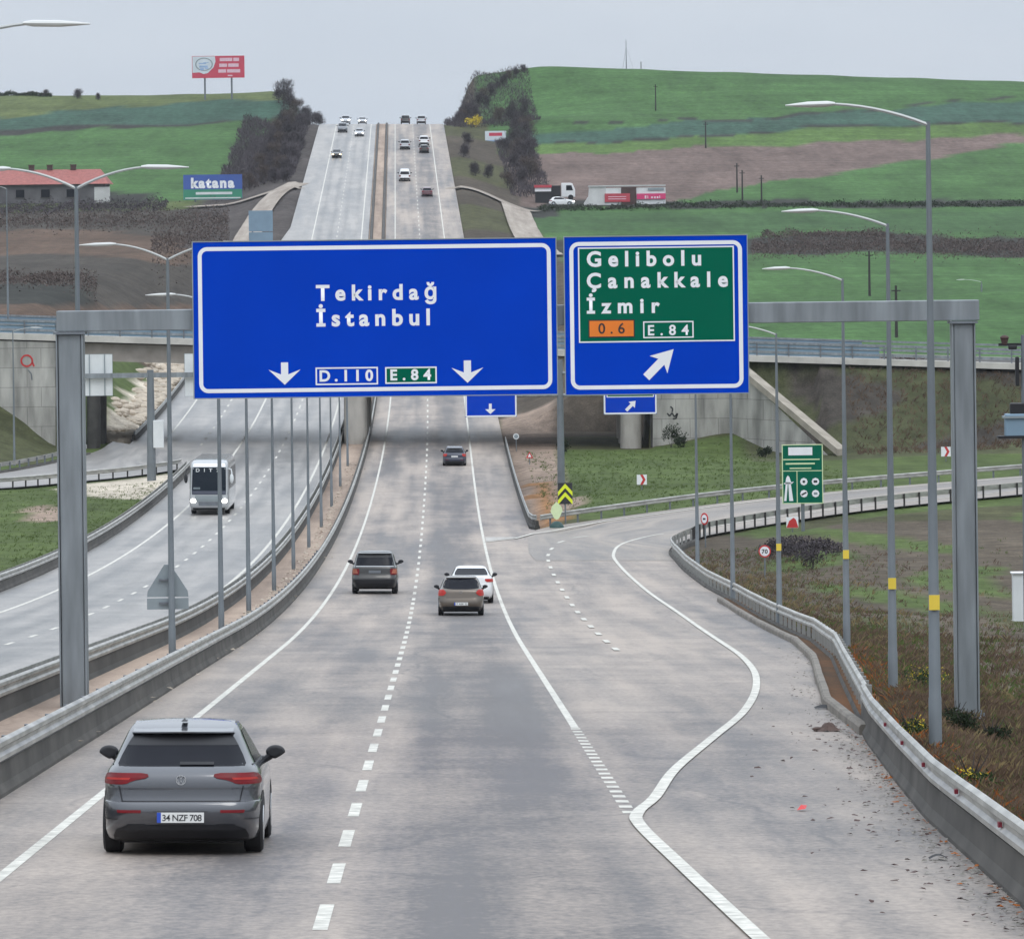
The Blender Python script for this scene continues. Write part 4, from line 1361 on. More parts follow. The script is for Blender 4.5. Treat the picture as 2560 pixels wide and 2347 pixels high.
# ------------------------------------------------------------------ lamp posts
def lamp_mesh(H, arms, rise, reach, head=0.95, base_r=0.086, top_r=0.038):
    """parts of a lamp post; arms: list of directions (-1 left, +1 right)"""
    parts = []
    mb = MB(); mb.tube([(0, 0, -0.6), (0, 0, 0.9), (0, 0, 0.92), (0, 0, H * .5), (0, 0, H)], [base_r * 1.1, base_r * 1.08, base_r, (base_r + top_r) / 2, top_r], 10)
    parts.append(('pole', mb, 'lamp'))
    for s in arms:
        mb = MB()
        P = []
        for t in np.linspace(0, 1, 9):
            P.append((s * reach * t, 0, H - 0.05 + rise * (1 - (1 - t) ** 2.0)))
        mb.tube(P, [0.034 - 0.010 * i / 8 for i in range(9)], 6)
        parts.append(('arm', mb, 'lamp_arm'))
        mb = MB()
        hx, hz = s * reach, H - 0.05 + rise
        prof = [(0.0, 0.025), (0.15, 0.05), (0.55, 0.05), (0.8, 0.03), (1.0, 0.01)]
        rows = []
        for u, r_ in prof:
            rows.append([(hx - s * 0.25 + s * head * u, r_ * 1.6 * math.cos(a), hz + r_ * math.sin(a) - 0.02 * u) for a in np.linspace(0, 2 * math.pi, 11)])
        mb.grid(rows)
        parts.append(('lamp_head', mb, 'lamp_head'))
    return parts
def lamp_post(name, base, H, arms, rise, reach, label, group, rz=0.0, cat='lamp post', **kw):
    o = thing(name, base, label, cat, group, rot=(0, 0, rz))
    for nm, mb, m in lamp_mesh(H, arms, rise, reach, **kw):
        mb.build(nm, M[m], o, smooth=True)
    return o
ORD = ['nearest', 'second nearest', 'third nearest', 'fourth nearest', 'fifth nearest', 'sixth nearest', 'seventh nearest', 'eighth nearest', 'ninth nearest', 'tenth nearest', 'eleventh nearest', 'twelfth nearest']
# median row
GM = 'double lamp posts in the median'
med = [(73.5, -8.08), (103.5, -8.55), (132, -8.62), (162, -9.05), (191, None), (220, None), (249, None), (278, None), (307, None), (336, None), (365, None), (394, None)]
proto = None
med_lab = ['double lamp post in the median, mostly out of frame, only one arm showing', 'double lamp post in the median behind the left gantry post', 'double lamp post in the median with the triangular sign back on it']
for i, (Y, X) in enumerate(med):
    if X is None: X = float(Xd(Y)) - 5.95
    b = W(X, Y, float(R(Y)) + 0.05)
    lab = med_lab[i] if i < 3 else f'plain double lamp post in the median, {ORD[i - 3]} beyond the triangular sign'
    if proto is None:
        proto = lamp_post('lamp_post', b, 10.3, (-1, 1), 0.42, 1.55, lab, GM)
    else:
        o = copy_tree(proto); o.location = b; o['label'] = lab
# right row, with yellow stickers
GR = 'single lamp posts right of the exit lane'
rt = [(84, 6.74, 0.25, 1188, 'with a yellow sticker, in front of the gantry beam'), (113, 8.16, 0.1, 1150, 'with a yellow sticker, next behind the right gantry post'),
      (149, 9.45, 0.0, 1100, 'with a pale yellow sticker, third along the bent guardrail'), (176, 9.35, -0.1, 1076, 'overlapping the left edge of the green board'),
      (208, None, 0, 0, 'bare of stickers, below the right end of the small blue sign'), (241, None, 0, 0, 'farthest of the row beside the small round sign')]
proto = None
xs16 = [None, None, None, 1534, 1443, 1374]
for i, (Y, X, dz, sy, lab) in enumerate(rt):
    if xs16[i]:
        X = px(xs16[i] * 1.27, 1500, Y).x
    b = Vector((X, Y, 0)); b.z = gz(b.x, Y)
    lab = 'tall single-arm lamp post ' + lab
    if proto is None:
        proto = lamp_post('lamp_post', b, 10.2, (-1,), 0.36, 1.75, lab, GR, head=0.8, base_r=0.098, top_r=0.036)
        o = proto
    else:
        o = copy_tree(proto0); o.location = b; o['label'] = lab
    if i == 0: proto0 = proto
for q in SC.objects:
    if q.get('label', '').startswith('tall single-arm lamp post with a pale yellow'):
        q.scale.z = 1.045
for i, (Y, X, dz, sy, lab) in enumerate(rt):
    if sy:
        o = [q for q in SC.objects if q.get('label') == 'tall single-arm lamp post ' + lab][0]
        z = px(2000, sy * 1.27, Y).z
        mb = MB(); mb.box((0, -0.105, 0), (0.17, 0.03, 0.24))
        q = mb.build('sticker', M['sticker'], o); q.location = (0, 0, z - o.location.z)
# others
lamp_post('lamp_post', W((2388 - 1280) * 362 / F, 362, float(R(362)) + 1.5), 10.2, (-1,), 0.3, 1.7, 'lamp post on the exit ramp, its arm left of the right gantry post', 'lamp posts near the overpass')
v = Vector(px(2456, 900, 600)); lamp_post('lamp_post', (v.x, 600, gz(v.x, 600)), px(2456, 704, 600).z - gz(v.x, 600), (-1,), 0.3, 2.2, 'thin lamp post beyond the overpass at the foot of the green field', 'lamp posts near the overpass')
v = px(20, 780, 434); lamp_post('lamp_post', (v.x, 434, v.z), 10.3, (-1,), 0.25, 0.9, 'thin lamp post standing on the left end of the overpass', 'lamp posts near the overpass')
v = px(36, 1157, 398); lamp_post('lamp_post', (v.x, 398, gz(v.x, 398)), 10.3, (1,), 0.3, 1.6, 'lamp post beside the left ramp in front of the panelled wall', 'lamp posts near the overpass')
# ------------------------------------------------------------------ vehicles
class Shell:
    """car body built from plan slices; local frame: rear bumper at y = 0, nose at +y"""
    def __init__(s, levels, n=7.0):
        s.L = np.array(levels, float)
        s.n = n
    def at(s, z):
        return [float(np.interp(z, s.L[:, 0], s.L[:, k])) for k in (1, 2, 3)]
    def rear(s, x, z, off=0.0):
        w, yr, yf = s.at(z)
        h = (yf - yr) / 2
        t = max(0.0, 1 - min(abs(x) / w, 1.0) ** s.n) ** (1 / s.n)
        return ((x / w) * (w + off * (abs(x) / w) ** 6), (yr + yf) / 2 - h * t - off, z)
    def front(s, x, z, off=0.0):
        w, yr, yf = s.at(z)
        h = (yf - yr) / 2
        t = max(0.0, 1 - min(abs(x) / w, 1.0) ** s.n) ** (1 / s.n)
        return (x, (yr + yf) / 2 + h * t + off, z)
    def side(s, sg, y, z, off=0.0):
        w, yr, yf = s.at(z)
        yc, h = (yr + yf) / 2, (yf - yr) / 2
        t = max(0.0, 1 - min(abs(y - yc) / h, 1.0) ** s.n) ** (1 / s.n)
        return (sg * (w * t + off), y, z)
    def body(s, N=72, sub=1):
        mb = MB()
        Ls = s.L
        angs = []
        for k in range(N):
            angs.append(2 * math.pi * k / N)
        rows = []
        for z, w, yr, yf in Ls:
            yc, h = (yr + yf) / 2, (yf - yr) / 2
            r = []
            for a in angs:
                c, q = math.cos(a), math.sin(a)
                e = 2 / s.n
                r.append((w * math.copysign(abs(c) ** e, c), yc + h * math.copysign(abs(q) ** e, q), z))
            rows.append(r)
        vs = [p for r in rows for p in r]
        fs = []
        for j in range(len(rows) - 1):
            for i in range(N):
                fs.append((j * N + i, j * N + (i + 1) % N, (j + 1) * N + (i + 1) % N, (j + 1) * N + i))
        # crown of the roof and floor
        z, w, yr, yf = Ls[-1]
        o = len(vs)
        prev = len(rows) - 1
        for f, dz in ((0.66, 0.008), (0.33, 0.012)):
            yc, h = (yr + yf) / 2, (yf - yr) / 2
            for a in angs:
                c, q = math.cos(a), math.sin(a)
                e = 2 / s.n
                vs.append((w * f * math.copysign(abs(c) ** e, c), yc + h * f * math.copysign(abs(q) ** e, q), z + dz))
        for i in range(N):
            fs.append((prev * N + i, prev * N + (i + 1) % N, o + (i + 1) % N, o + i))
            fs.append((o + i, o + (i + 1) % N, o + N + (i + 1) % N, o + N + i))
        fs.append(tuple(o + N + i for i in range(N)))
        fs.append(tuple(range(N - 1, -1, -1)))
        mb.add(vs, fs)
        return mb
    def patch(s, kind, rows, off=0.006, m=14, k=5, sg=1):
        """rows: (z, a0, a1); surface patch lying on the shell"""
        mb = MB()
        Z = np.array([r[0] for r in rows])
        zz = []
        for i in range(len(Z) - 1):
            zz += list(np.linspace(Z[i], Z[i + 1], k, endpoint=False))
        zz.append(Z[-1])
        o = np.argsort(Z)
        out = []
        for z in zz:
            a0 = np.interp(z, Z[o], np.array([r[1] for r in rows])[o])
            a1 = np.interp(z, Z[o], np.array([r[2] for r in rows])[o])
            out.append([(s.side(sg, a, z, off) if kind == 'side' else getattr(s, kind)(a, z, off)) for a in np.linspace(a0, a1, m)])
        mb.grid(out)
        return mb

def wheel(mb, x, y, r, w, side):
    P = [(x - w / 2, y, r), (x + w / 2, y, r)]
    n = 24
    prof = [(-w / 2, r * 0.62), (-w / 2, r * 0.9), (-w * 0.38, r), (w * 0.38, r), (w / 2, r * 0.9), (w / 2, r * 0.62)]
    rows = []
    for u, q in prof:
        rows.append([(x + u, y + q * math.cos(a), r + q * math.sin(a)) for a in np.linspace(0, 2 * math.pi, n + 1)])
    mb.grid(rows)

def make_car(name, label, cat, loc, levels, paint_m, sp, rz=0.0, group=None, n=7.0, detail=True):
    sh = Shell(levels, n)
    root = thing(name, loc, label, cat, group, rot=(0, 0, rz))
    root.rotation_euler = sp.get('rot', (0, 0, 0))
    b = sh.body().build('body', M[paint_m], root, smooth=True)
    def P(kind, nm, rows, m, off=0.006, parent=root, cols=14, sg=1, k=5):
        return sh.patch(kind, rows, off, cols, k, sg).build(nm, M[m], parent, smooth='all')
    mir = lambda rows: [(z, -b_, -a_) for z, a_, b_ in rows]
    if 'rear_window' in sp: 
        rw = P('rear', 'rear_window', sp['rear_window'], 'glass', cols=22)
        if sp.get('rw_band'):
            P('rear', 'painted_spoiler_shade', sp['rw_band'], 'trim', 0.009, rw, 22)  # black strip paints the spoiler's shade across the top of the glass
    if 'windscreen' in sp: P('front', 'windscreen', sp['windscreen'], 'glass', cols=22)
    if 'side_window' in sp:
        for sg in (-1, 1):
            P('side', 'side_window', sp['side_window'], 'glass', 0.006, sg=sg, cols=10)
    for rows, m, off in sp.get('tails', []):
        for q in (rows, mir(rows)):
            l_ = P('rear', 'tail_light', q, m, off)
            if sp.get('tail_hi'):
                hi = sp['tail_hi'] if q is rows else mir(sp['tail_hi'])
                P('rear', 'lit_strip', hi, sp.get('hi_mat', 'tail_hi'), off + 0.004, l_, 8)
    for rows, m, nm in sp.get('rear_parts', []):
        P('rear', nm, rows, m, 0.008, cols=20)
    for rows, m, nm in sp.get('rear_pairs', []):
        for q in (rows, mir(rows)):
            P('rear', nm, q, m, 0.010, cols=8)
    for rows, m, nm in sp.get('front_parts', []):
        P('front', nm, rows, m, 0.008, cols=16)
    for rows, m, nm in sp.get('front_pairs', []):
        for q in (rows, mir(rows)):
            P('front', nm, q, m, 0.012, cols=8)
    if 'roof_lip' in sp:
        z0, z1, hw0, hw1, y0, y1 = sp['roof_lip']
        mb = MB()
        rows = []
        for f in np.linspace(-1, 1, 15):
            c = (1 - abs(f) ** 3.0)
            rows.append([(f * hw0, y1, z0 + 0.01), (f * hw0 * 0.99, y0 + 0.10 * (1 - c), z0), (f * hw1, y0 + 0.10 * (1 - c), z0 + 0.014), (f * hw1, y1 + 0.02, z1)])
        mb.grid(rows)
        mb.build('roof_spoiler', M[paint_m], root, smooth=True)
    # wheels
    r, tw, yr, yf, tx = sp['wheels']
    for x in (-tx, tx):
        for y in (yr, yf):
            mb = MB(); wheel(mb, x, y, r, tw, 1)
            w_ = mb.build('wheel', M['rubber'], root, smooth=True)
            mb = MB(); sx = 1 if x > 0 else -1
            mb.tube([(x + sx * (tw / 2 - 0.02), y, r), (x + sx * (tw / 2 + 0.004), y, r)], [r * 0.64, r * 0.6], 18)
            mb.build('rim', M['chrome'], w_, smooth=True)
            mb = MB()
            ring = []
            for q in np.linspace(0, math.pi, 13):
                ring.append((q, r * 1.12))
            rows = [[sh.side(sx, y + math.cos(q) * rr_, max(r + math.sin(q) * rr_ * 1.0, sh.L[0, 0] + 0.001), 0.004) for rr_ in (r * 0.2, r * 1.13)] for q in np.linspace(-0.35, math.pi + 0.35, 17)]
            mb.grid(rows); mb.build('wheel_arch', M['trim'], root, smooth='all')
    # floor
    mb = MB(); z0 = sh.L[0, 0]
    mb.box((0, (sh.L[0, 2] + sh.L[0, 3]) / 2, z0 + 0.02), (tx * 2 - tw, sh.L[0, 3] - sh.L[0, 2] - 0.5, 0.10)); mb.build('underbody', M['trim'], root)
    if 'mirror' in sp:
        mx, my, mz, ms = sp['mirror']
        for sg in (-1, 1):
            mb = MB(); mb.sphere((sg * mx, my, mz), (0.125 * ms, 0.075 * ms, 0.088 * ms), 18, 12)
            mb.v = [(x_, min(max(y_, my - .045 * ms), my + .07), mz + (z_ - mz) * (1.0 - .55 * max(0, (abs(x_) - mx)) / (.125 * ms)) if z_ < mz else z_) for x_, y_, z_ in mb.v]
            mi = mb.build('mirror', M[sp.get('mirror_m', 'trim')], root, smooth=True)
            mb = MB(); mb.tube([(sg * (mx - 0.06), my, mz - 0.045), (sg * (mx - 0.13 * ms), my + 0.01, mz - 0.085), (sg * (mx - 0.25 * ms), my + 0.02, mz - 0.085)], [0.045, 0.04, 0.04], 8)
            mb.build('mirror_stalk', M['trim'], mi, smooth=True)
    if 'plate' in sp:
        zc, w, h, txt, m = sp['plate']
        y = sh.rear(0, zc)[1] - 0.018
        mb = MB(); mb.box((0, y, zc), (w, 0.02, h)); pl_ = mb.build('number_plate', M[m], root)
        if txt:
            mb = MB(); mb.box((-w / 2 + 0.022, y - 0.0115, zc), (0.044, 0.003, h)); mb.build('country_band', M['plate_blue'], pl_)
            lettering(txt, (-w / 2 + 0.06, y - 0.0125, zc - h * 0.32), w - 0.085, h * 0.64, M['black'], pl_, 'lettering', 0.012)
    if 'badge' in sp:
        zc, r_ = sp['badge']
        y = sh.rear(0, zc)[1] - 0.012
        mb = MB()
        mb.grid([[(q * math.cos(a), y - d, zc + q * math.sin(a)) for q, d in ((r_, 0), (r_ * .97, 0.012), (r_ * .84, 0.012), (r_ * .82, 0.002))] for a in np.linspace(0, 2 * math.pi, 25)])
        bd = mb.build('badge', M['chrome'], root, smooth=True)
        if sp.get('badge_vw'):
            mb = MB()
            def bar(p, q, w=0.10):
                p, q = Vector((p[0], 0, p[1])), Vector((q[0], 0, q[1]))
                d = (q - p).normalized(); n_ = Vector((-d.z, 0, d.x)) * w / 2
                mb.add([tuple(Vector((v.x * r_, y - 0.008, zc + v.z * r_))) for v in (p - n_, q - n_, q + n_, p + n_)], [(0, 1, 2, 3)])
            for sg in (-1, 1):
                bar((sg * 0.34, 0.80), (0, 0.12)); bar((sg * 0.78, 0.35), (sg * 0.36, -0.76)); bar((sg * 0.36, -0.76), (0, -0.02))
            mb.build('emblem', M['chrome'], bd)
    return root, sh

HATCH = [(.15, .84, .26, 4.00), (.19, .875, .14, 4.12), (.28, .89, .05, 4.22), (.40, .89, .012, 4.27), (.48, .893, .0, 4.28), (.565, .893, .012, 4.28), (.592, .893, .03, 4.27), (.60, .892, .075, 4.27),
         (.66, .892, .092, 4.24), (.74, .89, .088, 4.18), (.80, .885, .092, 4.10), (.86, .877, .105, 3.98), (.91, .862, .13, 3.80), (.955, .832, .165, 3.55), (.985, .805, .20, 3.25), (1.0, .79, .22, 3.10),
         (1.10, .745, .335, 2.88), (1.20, .70, .44, 2.62), (1.29, .655, .53, 2.36), (1.345, .63, .60, 2.18), (1.39, .605, .72, 2.02), (1.425, .575, .88, 1.92), (1.447, .52, 1.05, 1.80), (1.456, .43, 1.2, 1.70)]
def R_rot(Y):
    sl = float(R(Y + 1) - R(Y - 1)) / 2
    hd = float(Xd(Y + 1) - Xd(Y - 1)) / 2
    return (math.atan(sl), ROLL, -math.atan(hd))
def car_at(Y, off):
    return W(float(Xd(Y)) + off, Y, float(R(Y)) + 0.004)
def hatch_spec(**k):
    d = dict(rear_window=[(.985, -.70, .70), (1.01, -.71, .71), (1.10, -.672, .672), (1.2, -.62, .62), (1.27, -.578, .578), (1.315, -.545, .545), (1.335, -.52, .52), (1.35, -.46, .46)], rw_band=[(1.205, -.617, .617), (1.27, -.579, .579), (1.315, -.546, .546), (1.335, -.521, .521), (1.351, -.46, .46)],
             side_window=[(.99, .85, 2.95), (1.1, .85, 2.72), (1.25, .95, 2.35), (1.35, 1.05, 2.0)],
             windscreen=[(1.01, -.72, .72), (1.1, -.68, .68), (1.25, -.61, .61), (1.36, -.55, .55)],
             tails=[([(.912, .44, .79), (.90, .37, .83), (.875, .36, .85), (.852, .40, .86), (.835, .50, .866), (.812, .57, .868), (.795, .60, .868), (.785, .66, .862)], 'tail', .012)],
             tail_hi=[(.86, .56, .82), (.835, .58, .84)],
             rear_parts=[([(.598, -.66, .66), (.607, -.66, .66)], 'trim', 'hatch_seam'), ([(.155, -.74, .74), (.22, -.75, .75), (.29, -.72, .72), (.325, -.62, .62), (.34, -.25, .25)], 'trim', 'diffuser')],
             rear_pairs=[([(.607, .652, .660), (.70, .672, .680), (.77, .69, .698)], 'trim', 'hatch_side_seam'), ([(.40, .70, .86), (.408, .70, .868)], 'trim', 'bumper_crease'), ([(.475, .44, .70), (.508, .44, .71)], 'tail', 'reflector'), ([(.245, .36, .60), (.30, .36, .62), (.345, .40, .60)], 'trim', 'exhaust_recess')],
             front_pairs=[([(.60, .50, .82), (.70, .48, .83)], 'headlamp', 'headlight')], front_parts=[([(.30, -.6, .6), (.50, -.62, .62)], 'trim', 'grille')],
             wheels=(.325, .215, .80, 3.40, .785), mirror=(.965, 2.72, 1.03, .9), roof_lip=(1.338, 1.452, .585, .56, .47, 1.15))
    d.update(k)
    return d
# 1. the grey hatchback in front
v = px(456, 2130, 58.3)
Yg = 57.6
root, sh = make_car('hatchback', 'grey hatchback with pale roof driving just ahead in the fast lane', 'car', W((451 - 1280) * Yg / F, Yg, float(R(Yg)) + 0.004), HATCH, 'paint_grey',
                    hatch_spec(plate=(.425, .52, .112, '34 NZF 708', 'plate'), badge=(.835, .058), badge_vw=True, rot=R_rot(Yg)))
mb = MB()
mb.grid([[sh.rear(x, z, 0.03 - 0.012 * i) for x in np.linspace(-.02, .36, 8)] for i, z in enumerate((1.0, 1.012, 1.03))]); mb.build('wiper', M['trim'], root, smooth='all')
mb = MB(); mb.add([(-.035, .80, 1.452), (.035, .80, 1.452), (0, .90, 1.492), (0, 1.05, 1.468), (-.03, 1.05, 1.465), (.03, 1.05, 1.465)], [(0, 1, 2), (0, 2, 3, 4), (1, 5, 3, 2)]); mb.build('antenna_fin', M['trim'], root)
mb = MB(); mb.grid([[sh.rear(x, z, 0.012) for x in np.linspace(-.30, .30, 10)] for z in (.485, .494)]); mb.build('plate_recess', M['trim'], root, smooth='all')
for sg in (-1, 1):
    mb = MB(); mb.grid([[sh.side(sg, y, z, 0.008) for y in np.linspace(.5, 3.6, 10)] for z in (.985, .998)]); mb.build('window_trim', M['trim'], root, smooth='all')

# 2. dark sport utility car
SUV = [(.22, .86, .30, 4.55), (.30, .92, .12, 4.65), (.45, .955, .03, 4.70), (.60, .965, .0, 4.72), (.70, .965, .02, 4.72), (.76, .965, .07, 4.70), (.90, .962, .085, 4.60), (1.05, .95, .10, 4.35), (1.12, .93, .12, 3.9), (1.17, .90, .16, 3.35),
       (1.2, .885, .18, 3.2), (1.4, .83, .27, 2.9), (1.6, .775, .37, 2.55), (1.70, .74, .42, 2.35), (1.745, .70, .50, 2.2), (1.775, .62, .70, 2.05), (1.785, .52, .9, 1.9)]
Ys = 217.2
make_car('offroad_car', 'dark brown high car with black rear window in the fast lane', 'car', car_at(Ys, -1.66), SUV, 'paint_dark', dict(
    rear_window=[(1.19, -.79, .79), (1.22, -.80, .80), (1.4, -.755, .755), (1.58, -.71, .71), (1.665, -.67, .67)], rw_band=[(1.52, -.72, .72), (1.6, -.7, .7), (1.66, -.67, .67)],
    side_window=[(1.18, .6, 3.1), (1.4, .65, 2.75), (1.62, .75, 2.4)], tails=[([(1.06, .66, .90), (.95, .64, .93), (.80, .66, .94)], 'tail', .012)], tail_hi=[(1.04, .76, .9), (.86, .70, .92)], hi_mat='tail_or',
    rear_parts=[([(1.14, -.86, .86), (1.17, -.86, .86)], 'paint_silver', 'trim_strip'), ([(.24, -.84, .84), (.45, -.90, .90), (.62, -.91, .91)], 'trim', 'bumper'), ([(.86, -.36, .36), (1.02, -.36, .36)], 'paint_dark', 'plate_recess')],
    wheels=(.37, .24, .85, 3.75, .83), mirror=(1.07, 3.05, 1.28, .95), plate=(.93, .5, .11, None, 'steel_dk'), roof_lip=(1.68, 1.74, .74, .72, .30, .55), rot=R_rot(Ys)))
# 3. beige car
BEI = [(.16, .72, .28, 3.95), (.22, .78, .12, 4.08), (.32, .815, .03, 4.16), (.42, .83, .0, 4.18), (.55, .832, .01, 4.18), (.64, .832, .05, 4.16), (.72, .828, .07, 4.1), (.84, .82, .075, 3.9), (.92, .80, .10, 3.6), (.965, .775, .15, 3.3), (.99, .755, .18, 3.1),
       (1.1, .71, .28, 2.85), (1.2, .67, .37, 2.6), (1.3, .625, .46, 2.3), (1.37, .585, .52, 2.1), (1.405, .53, .62, 1.95), (1.42, .44, .8, 1.8)]
Yb = 189.3
make_car('hatchback', 'beige hatchback with red tail lights, close behind the white saloon', 'car', car_at(Yb, 1.84), BEI, 'paint_beige', dict(
    rear_window=[(.955, -.25, .25), (.975, -.50, .50), (1.0, -.64, .64), (1.1, -.66, .66), (1.2, -.62, .62), (1.28, -.57, .57), (1.34, -.48, .48), (1.365, -.36, .36)],
    side_window=[(1.0, .7, 2.8), (1.15, .8, 2.55), (1.32, .95, 2.15)], tails=[([(.95, .64, .78), (.90, .58, .80), (.83, .54, .815), (.76, .60, .82), (.72, .68, .82)], 'tail_hi', .014)],
    rear_parts=[([(.165, -.70, .70), (.30, -.74, .74), (.33, -.73, .73)], 'trim', 'bumper'), ([(.655, -.55, .55), (.668, -.55, .55)], 'trim', 'hatch_seam')],
    badge=(.86, .05), plate=(.43, .50, .11, '17 AEK 52', 'plate'), wheels=(.305, .2, .78, 3.3, .73), mirror=(.90, 2.6, 1.0, .8), mirror_m='trim', rot=R_rot(Yb), roof_lip=(1.365, 1.40, .56, .55, .44, .62)))
# 4. white saloon
SAL = [(.16, .78, .30, 4.35), (.22, .84, .12, 4.5), (.34, .875, .03, 4.58), (.5, .885, .0, 4.6), (.65, .885, .02, 4.58), (.72, .882, .05, 4.55), (.85, .875, .06, 4.3), (.95, .86, .07, 3.9), (1.03, .83, .09, 3.55), (1.06, .81, .13, 3.4), (1.075, .79, .42, 3.3),
       (1.09, .765, .62, 3.2), (1.2, .71, .86, 2.95), (1.3, .655, 1.06, 2.65), (1.38, .605, 1.22, 2.4), (1.425, .55, 1.36, 2.2), (1.445, .46, 1.5, 2.05)]
Yw = 205
make_car('saloon_car', 'white saloon car with dark mirrors, half hidden by the beige hatchback', 'car', car_at(Yw, 2.3), SAL, 'paint_white', dict(
    rear_window=[(1.10, -.66, .66), (1.2, -.64, .64), (1.3, -.585, .585), (1.36, -.53, .53)], side_window=[(1.08, .9, 3.1), (1.2, 1.05, 2.9), (1.36, 1.35, 2.4)],
    tails=[([(.97, .55, .84), (.90, .54, .86), (.84, .62, .87)], 'tail_hi', .012)], rear_parts=[([(.165, -.74, .74), (.26, -.78, .78)], 'trim', 'bumper'), ([(.70, -.6, .6), (.71, -.6, .6)], 'trim', 'boot_seam')],
    plate=(.60, .5, .11, None, 'plate'), wheels=(.32, .21, .85, 3.6, .775), mirror=(.96, 2.9, 1.07, .85), rot=R_rot(Yw)))
# 5. dark blue car near the overpass
Yn = 395
make_car('saloon_car', 'dark blue car with red tail lights near the overpass shadow', 'car', car_at(Yn, 2.15), HATCH, 'paint_navy', hatch_spec(plate=(.72, .5, .11, None, 'plate'), rot=R_rot(Yn), tail_hi=[(.9, .6, .84), (.80, .66, .85)], tails=[([(.92, .56, .82), (.80, .58, .86), (.72, .66, .86)], 'tail_hi', .012)], rear_parts=[([(.155, -.7, .7), (.36, -.78, .78)], 'trim', 'bumper')]))

# far traffic on the climb
def far_car(label, Y, off, paint_m, kind='hatch', away=True, name='car', lamp='headlamp', tall=1.0, group='cars on the far climb'):
    lv = [tuple([l[0] * tall] + list(l[1:])) for l in (SUV if kind == 'suv' else SAL if kind == 'saloon' else HATCH)]
    sp = hatch_spec(rot=R_rot(Y))
    if kind == 'hatch':
        sp['roof_lip'] = sp['roof_lip']
        sp.pop('rw_band', None)
    elif kind == 'suv':
        sp.update(rear_window=[(1.2, -.79, .79), (1.66, -.66, .66)], windscreen=[(1.2, -.78, .78), (1.66, -.68, .68)], side_window=[(1.2, .6, 3.1), (1.62, .75, 2.4)], tails=[([(1.05, .66, .92), (.8, .66, .94)], 'tail', .012)], tail_hi=None,
                  wheels=(.36, .24, .85, 3.75, .83), mirror=(1.1, 3.0, 1.28, 1.1), rear_parts=[([(.24, -.84, .84), (.6, -.9, .9)], 'trim', 'bumper')], front_pairs=[([(.75, .5, .9), (.9, .5, .9)], lamp, 'headlight')])
        sp.pop('roof_lip'); sp.pop('rw_band'); sp.pop('rear_pairs')
    sp['front_pairs'] = [(r_, lamp, n_) for r_, m_, n_ in sp['front_pairs']]
    if tall != 1.0:
        sp.pop('roof_lip', None)
    rot = R_rot(Y)
    if not away:
        sp['rot'] = (-rot[0], -rot[1], rot[2] + math.pi)
    else:
        sp['front_pairs'] = []
    return make_car(name, label, 'car', car_at(Y, off), lv, paint_m, sp, group=group)
far_car('maroon car, lowest of those climbing in the right lane', 828, 1.6, 'paint_maroon')
far_car('white van climbing in the left lane, nearest of that lane', 866, -1.9, 'paint_white', 'suv', tall=1.15, name='van')
far_car('dark grey car climbing in the left lane beyond the white van', 959, -1.7, 'paint_silver', 'suv')
far_car('dark car climbing in the right lane, close behind a white one', 948, 1.8, 'paint_dark')
far_car('white car climbing in the right lane just ahead of a dark one', 972, 1.9, 'paint_white', 'suv')
far_car('black car on the crest in the left lane of our side', 1062, -1.4, 'paint_dark', 'suv')
far_car('pale car on the crest in the right lane of our side', 1070, 1.9, 'paint_silver', 'suv')
far_car('oncoming car with warm yellow headlights, nearest on the descent', 937, -14.0, 'paint_dark', away=False, lamp='headlamp_warm')
far_car('oncoming car with bright white headlights below the crest', 1008, -10.4, 'paint_silver', away=False)
far_car('grey oncoming car without visible lights below the crest', 1022, -13.8, 'paint_grey', 'suv', away=False, lamp='glass_lt')
far_car('oncoming car with lit headlights on the crest, outer lane', 1064, -13.6, 'paint_silver', 'suv', away=False)
far_car('oncoming car with lit headlights on the crest, beside the median', 1068, -10.2, 'paint_silver', away=False)
# white car parked by the roadside shops, seen from the side
v = on_ground(1106, 852, 0.25)
make_car('car', 'white car parked broadside by the roadside shop', 'car', v + Vector((-2.1, 0, 0.0)), HATCH, 'paint_white', hatch_spec(rot=(0, 0, math.radians(-90))))

# ------------------------------------------------------------------ coach
BUS = [(.32, 1.16, .15, 11.75), (.42, 1.22, .06, 11.9), (.6, 1.25, .0, 11.98), (1.0, 1.25, .0, 12.0), (1.25, 1.25, .0, 11.98), (1.5, 1.245, .0, 11.93), (2.2, 1.23, .0, 11.82), (2.9, 1.215, .02, 11.66), (3.05, 1.20, .03, 11.6), (3.25, 1.16, .06, 11.46), (3.36, 1.08, .12, 11.3), (3.42, .95, .25, 11.1)]
Yb_ = 325.0
rot = R_rot(Yb_)
bv = W((522 - 1280) * Yb_ / F, Yb_, float(R(Yb_)) + 0.004)
fwd = Vector((math.sin(rot[2]), math.cos(rot[2]), math.tan(rot[0])))
bl = bv + 12.0 * Vector((-math.sin(rot[2]), math.cos(rot[2]), math.sin(rot[0])))
sh = Shell(BUS, 14)
bus = thing('coach', bl, 'white coach with tall dark windscreen and lit headlights coming towards us', 'bus', rot=(-rot[0], -rot[1], rot[2] + math.pi))
bb = sh.body(N=88).build('body', M['paint_bus'], bus, smooth=True)
mb = MB(); mb.box((0, 5.6, 3.44), (1.9, 10.4, .06)); mb.build('roof_panel', M['paint_busgrey'], bus, bevel=.02)
def BP(kind, nm, rows, m, off=0.012, parent=bus, cols=18, sg=1):
    return sh.patch(kind, rows, off, cols, 5, sg).build(nm, M[m], parent, smooth='all')
